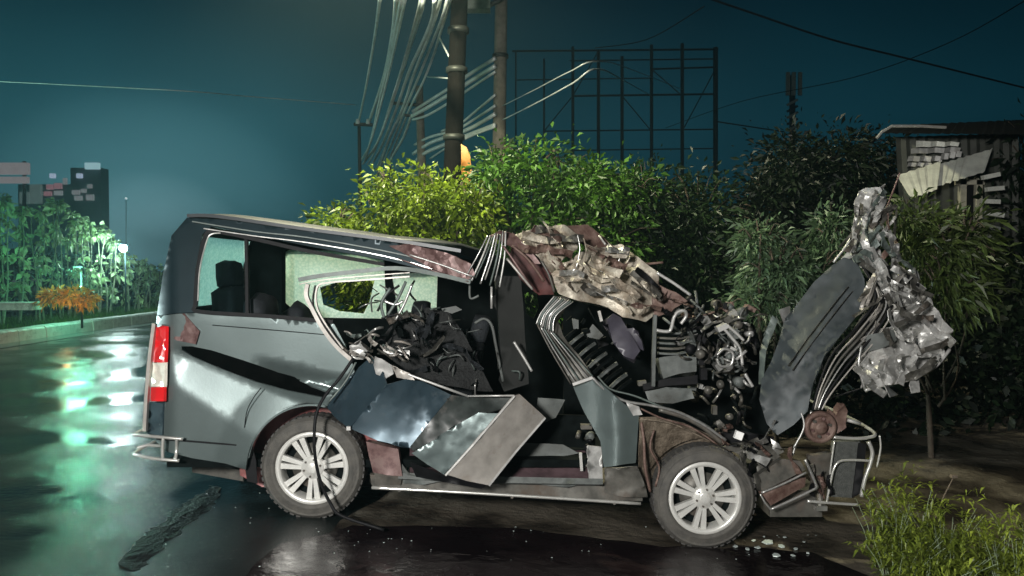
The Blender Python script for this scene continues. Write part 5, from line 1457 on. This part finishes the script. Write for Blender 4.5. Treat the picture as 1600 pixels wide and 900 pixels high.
shreds('torn_sheet', [(1400, 492), (1452, 470), (1476, 510), (1470, 555), (1430, 586), (1362, 600), (1350, 560), (1396, 510)], 16, 52, 14, (M_bright, M_bright, M_bare, M_greymetal), van, -.04, .07, None, 53)
shreds('torn_sheet', [(1345, 430), (1392, 440), (1400, 490), (1350, 545), (1320, 560), (1352, 480)], 9, 60, 8, (M_greymetal, M_black, M_frame), van, .05, .05, 2.2, 54)
shreds('torn_sheet', [(1060, 480), (1170, 490), (1178, 560), (1150, 600), (1100, 560), (1060, 520)], 26, 30, 8, (M_greymetal, M_grey, M_bare, M_black, M_black), van, .10, .12, None, 55)
shreds('torn_sheet', [(600, 500), (680, 480), (760, 590), (700, 600), (600, 560)], 13, 38, 10, (M_int, M_seat, M_black, M_greymetal, M_seat), van, .08, .10, None, 56)
shreds('torn_sheet', [(530, 520), (600, 520), (640, 560), (560, 570)], 10, 26, 7, (M_greymetal, M_black, M_frame, M_seal), van, -.08, .04, .5, 57)
shreds('torn_sheet', [(1120, 660), (1240, 680), (1260, 715), (1180, 735), (1130, 700)], 14, 34, 9, (M_greymetal, M_rust, M_black, M_bare), van, .0, .08, None, 58)
shreds('torn_sheet', [(1262, 700), (1300, 690), (1296, 770), (1270, 770)], 7, 36, 8, (M_greymetal, M_rust, M_black), van, .0, .05, 1.4, 59)
shreds('torn_sheet', [(1330, 380), (1380, 350), (1440, 425), (1410, 480), (1372, 450), (1348, 410)], 18, 50, 13, (M_bright, M_greymetal, M_bare, M_seal, M_black), van, .10, .08, 1.0, 60)
shreds('torn_sheet', [(1392, 300), (1406, 290), (1398, 350), (1384, 400), (1372, 400), (1380, 340)], 6, 44, 9, (M_bright, M_greymetal, M_rust), van, .16, .06, -1.3, 61)
panel('front_sheet_recess', [(1356, 524, .02), (1394, 514, .02), (1400, 532, .02), (1372, 544, .02), (1350, 552, .02)], M_grey, van, step=7, crumple=.05, cs=7)
vt('front_sheet_lip', [(1351, 610, .0), (1380, 602, .0), (1424, 592, .0), (1460, 574, .05), (1484, 546, .08)], .011, M_bright, van, 8)
vt('front_sheet_lip', [(1346, 540, .02), (1342, 570, .0), (1351, 608, .0)], .009, M_bare, van, 8)
vt('loose_wire', [(1406, 270, .25), (1398, 292, .25), (1384, 328, .2), (1374, 352, .2), (1371, 392, .18)], .006, M_pink, van, 6)
vt('loose_wire', [(1345, 345, .2), (1325, 380, .2), (1302, 410, .2)], .007, M_bright, van, 6)
vt('loose_wire', [(1268, 642, 0), (1258, 668, 0), (1245, 692, 0), (1238, 712, 0)], .008, M_bare, van, 6)
vt('loose_wire', [(1270, 632, .05), (1310, 618, .1), (1348, 606, .05)], .004, M_black, van, 6)

# --- parts in front of the front wheel
panel('battery_box_face', [(1186, 742, -.02), (1222, 717, .0), (1250, 720, .0), (1259, 733, .0), (1224, 752, -.02), (1190, 768, -.04)], M_greymetal, van, step=7, crumple=.01, thick=.10)
panel('battery_box_face', [(1191, 772, -.04), (1224, 758, -.03), (1259, 745, .0), (1258, 760, .0), (1204, 790, -.03)], M_rust, van, step=7, crumple=.01, thick=.10)
for pts, r_ in (([(1190, 770), (1226, 755), (1260, 738)], .008), ([(1204, 796), (1240, 780), (1277, 762)], .009), ([(1277, 762), (1268, 740), (1258, 718)], .010), ([(1188, 772), (1196, 786), (1205, 797)], .006)):
    vt('battery_box_bracket', [(x, y, -.05) for x, y in pts], r_, M_bare, van, 6)
panel('front_crossmember', [(1130, 700, .05), (1164, 690, .05), (1206, 698, .05), (1222, 714, .04), (1190, 732, .04), (1180, 722, .05)], M_greymetal, van, step=8, crumple=.05, cs=9, sharp=True, thick=.04)
panel('front_crossmember', [(1166, 706, -.02), (1204, 716, -.02), (1196, 728, -.02), (1176, 718, -.02)], M_bare, van, step=7, crumple=.03, cs=9)
panel('front_crossmember', [(1120, 676, .1), (1160, 672, .1), (1210, 684, .1), (1210, 700, .1), (1150, 696, .1)], M_black, van, step=9, crumple=.04, cs=9)
panel('torn_bracket', [(1204, 686, -.0), (1216, 692, -.0), (1226, 706, 0), (1216, 712, 0), (1206, 700, 0)], M_bare, van, step=6, crumple=.03, cs=12)
panel('radiator_support', [(1262, 712, .05), (1300, 706, .05), (1294, 760, .05), (1280, 770, .05), (1266, 744, .05)], M_greymetal, van, step=8, crumple=.03, cs=8, thick=.04)
disc = V(1281, 667, -.02)
ring_profile([(.001, .03), (.102, .03), (.105, -.01), (.095, -.025), (.075, -.022), (.070, .0), (.045, .0), (.040, -.03), (.028, -.04), (.001, -.04)], 32, disc, M_rust, 'brake_disc', van)
for k in range(6):
    a = k * math.pi / 3 + .3
    MB().tube([disc + Vector((.058 * math.cos(a), -.01, .058 * math.sin(a))), disc + Vector((.058 * math.cos(a), -.03, .058 * math.sin(a)))], .010, 8).build('wheel_bolt', M_pink if k % 2 else M_greymetal, van)
panel('hub_casting', [(1296, 640, .0), (1306, 650, .0), (1316, 630, .0), (1324, 642, .0), (1322, 668, .0), (1304, 680, .0), (1292, 672, .0)], M_rust, van, step=6, crumple=.04, cs=12, thick=.05)
vt('steering_rod', [(1324, 656, -.02), (1344, 662, -.02)], .012, M_bright, van, 8)
vt('brake_pipe', [(1252, 645, -.02), (1256, 668, -.03), (1240, 700, -.03)], .006, M_bright, van, 6)
bb = bpy.data.objects.new('bull_bar', None); COL.objects.link(bb); bb.parent = van
for pts, r_ in (([(1302, 683, .0), (1330, 685, 0), (1354, 684, 0), (1366, 676, .05), (1322, 650, .5), (1256, 622, 1.3)], .014), ([(1357, 690, 0), (1363, 706, 0), (1360, 724, 0), (1351, 750, 0), (1346, 776, 0)], .016),
                ([(1292, 783, 0), (1298, 752, 0), (1303, 732, 0), (1312, 721, 0), (1330, 719, 0), (1360, 720, 0)], .010), ([(1261, 783, 0), (1300, 786, 0), (1343, 789, 0)], .012),
                ([(1304, 688, .02), (1298, 730, .02), (1293, 780, .02)], .008), ([(1374, 680, .1), (1376, 700, .1), (1370, 730, .1)], .008)):
    vt('tube', pts, r_, M_chrome, bb, 10)
panel('radiator', [(1304, 690, .06), (1344, 690, .06), (1333, 778, .06), (1296, 776, .06)], mat('grey radiator core', (.07, .075, .07), .6, .2, .3, 30, bump=.6, bscale=150), van, step=12, thick=.05)
panel('radiator_hole', [(1342, 692, .05), (1354, 694, .05), (1346, 770, .05), (1332, 778, .05)], M_black, van, step=12, thick=.03)
MB().box(V(1282, 793, .02), (.07, .05, .03)).build('bar_foot', M_bare, van)
MB().tube([V(1281, 794, .02), V(1281, 772, .05)], .02, 8).build('bar_foot', M_greymetal, van)
MB().box((1.9, 5.75, .05), (.35, 1.3, .18)).build('front_bumper_beam', M_greymetal, van)

#==DEBRIS
M_shard = mat('broken light plastic', (.40, .46, .44), .3, .1, .2, 30)
M_gl = mat('glass crumb', (.55, .65, .62), .08, .3, .2, 30)
rg = random.Random(13)
def on_ground(px, py, lift=.0):
    """walk the line of sight down to the ground"""
    Y = 2.5
    while Y < 60:
        p = P(px, py, Y)
        if p.z <= gz(p.x, Y): break
        Y += .01
    return Vector((p.x, Y, gz(p.x, Y) + lift))
def shard(px, py, s, m, label, group, name='debris_shard'):
    c = on_ground(px, py, .012)
    n = rg.randint(4, 6)
    a0 = rg.uniform(0, 6)
    tl_ = rg.uniform(-.5, .5); tk = s * .18
    ring = []
    for k in range(n):
        a = a0 + 2 * math.pi * k / n
        r_ = s * rg.uniform(.55, 1.1)
        ring.append(Vector((math.cos(a) * r_, math.sin(a) * r_ * .8, math.sin(a + tl_) * s * .14 + s * .15)))
    vs = [c + v for v in ring] + [c + v * .92 + Vector((0, 0, tk)) for v in ring]
    fs = [tuple(range(n - 1, -1, -1)), tuple(range(n, 2 * n))] + [(i, (i + 1) % n, n + (i + 1) % n, n + i) for i in range(n)]
    tag(obj(name, vs, fs, m, None, False, tuple(c)), label, 'debris', group)
big = [(1200, 852, .040), (1222, 858, .030), (1185, 860, .026), (1178, 848, .018), (1212, 872, .03), (1243, 862, .022), (1238, 872, .020), (1168, 862, .022), (1256, 850, .012), (1226, 843, .014), (1150, 858, .02), (1262, 868, .016), (1194, 842, .012)]
blab = ['biggest pale broken piece in the scatter before the front wheel', 'second biggest pale piece, just right of the biggest one', 'pale piece just left of the biggest broken piece', 'small pale piece nearest the tyre foot',
        'lowest of the larger pale broken pieces before the wheel', 'pale piece right of the middle of the scatter', 'pale piece below right in the scatter before the wheel', 'small pale piece left of the scatter under the tyre',
        'tiny pale chip at the upper right of the scatter', 'tiny pale chip at the top of the scatter', 'leftmost pale chip beside the front tyre', 'rightmost low pale chip of the scatter', 'small pale chip above the biggest broken piece']
for (px, py, s), lb in zip(big, blab):
    shard(px, py, s, M_shard, lb, 'pale broken pieces before the front wheel')
for k in range(46):
    px = rg.choice((rg.gauss(580, 40), rg.gauss(700, 60), rg.gauss(800, 40), rg.gauss(1180, 60), rg.uniform(480, 1300)))
    py = rg.uniform(826, 880)
    if 1010 < px < 1190 and py < 862: continue
    shard(px, py, rg.uniform(.003, .0075), M_gl, 'tiny glass crumb glinting on the dark water under the van', 'glass crumbs on the dark water', 'glass_crumb')
for k in range(26):
    px = rg.uniform(60, 440); py = rg.uniform(760, 895)
    shard(px, py, rg.uniform(.003, .008), M_gl, 'tiny glass crumb glinting on the wet road behind the van', 'glass crumbs on the wet road', 'glass_crumb')
# broken asphalt edge lying on the road
def slab(label, pts, h):
    g = [on_ground(px, py) for px, py in pts]
    c = sum(g, Vector()) / len(g)
    n = len(g)
    vs, fs = [], []
    for lv, (sc_, z) in enumerate(((1.0, -.01), (.97, h * .8), (.90, h), (.35, h * 1.02))):
        for i, p in enumerate(g):
            q = c + (p - c) * sc_
            vs.append(Vector((q.x, q.y, p.z + z + .25 * h * noise.noise(q * 9))))
    for lv in range(3):
        for i in range(n): fs.append((lv * n + i, lv * n + (i + 1) % n, (lv + 1) * n + (i + 1) % n, (lv + 1) * n + i))
    fs.append(tuple(3 * n + i for i in range(n)))
    tag(obj('asphalt_slab', vs, fs, mat('broken wet asphalt', (.004, .005, .005), .8, 0, .5, 30, bump=.6), None, False, tuple(c)), label, 'debris')
def road_ridge():
    px = [(186, 890), (206, 856), (240, 822), (284, 786), (326, 758), (342, 764), (338, 790), (306, 812), (270, 842), (238, 872), (222, 896)]
    poly = [tuple(on_ground(x, y)[:2]) for x, y in px]
    vs2, tris = tri_poly(poly, 0.035, (), 0.3, 3)
    vs = []
    a, b = on_ground(204, 876), on_ground(336, 772)
    for v in vs2:
        t, q = seg(v.x, v.y, a, b)
        e_ = min(((v - Vector(p)).length for p in poly))
        h = .014 * max(0, 1 - abs(q) / .11) * (.4 + 1.1 * abs(noise.noise(Vector((v.x * 9, v.y * 9, 3))))) + .010 * abs(noise.noise(Vector((v.x * 30, v.y * 30, 3))))
        k = .04 * noise.noise(Vector((v.x * 15, v.y * 15, 8)))
        vs.append((v.x + k, v.y + k, gz(v.x, v.y) + .001 + h * min(1, abs(q) < .13)))
    fs = [t if (vs2[t[1]] - vs2[t[0]]).cross(vs2[t[2]] - vs2[t[0]]) > 0 else t[::-1] for t in tris]
    o = obj('road_ridge', vs, fs, mat('broken wet asphalt', (.005, .006, .006), .45, 0, .6, 30, bump=.8))
    o['kind'] = 'structure'
road_ridge()
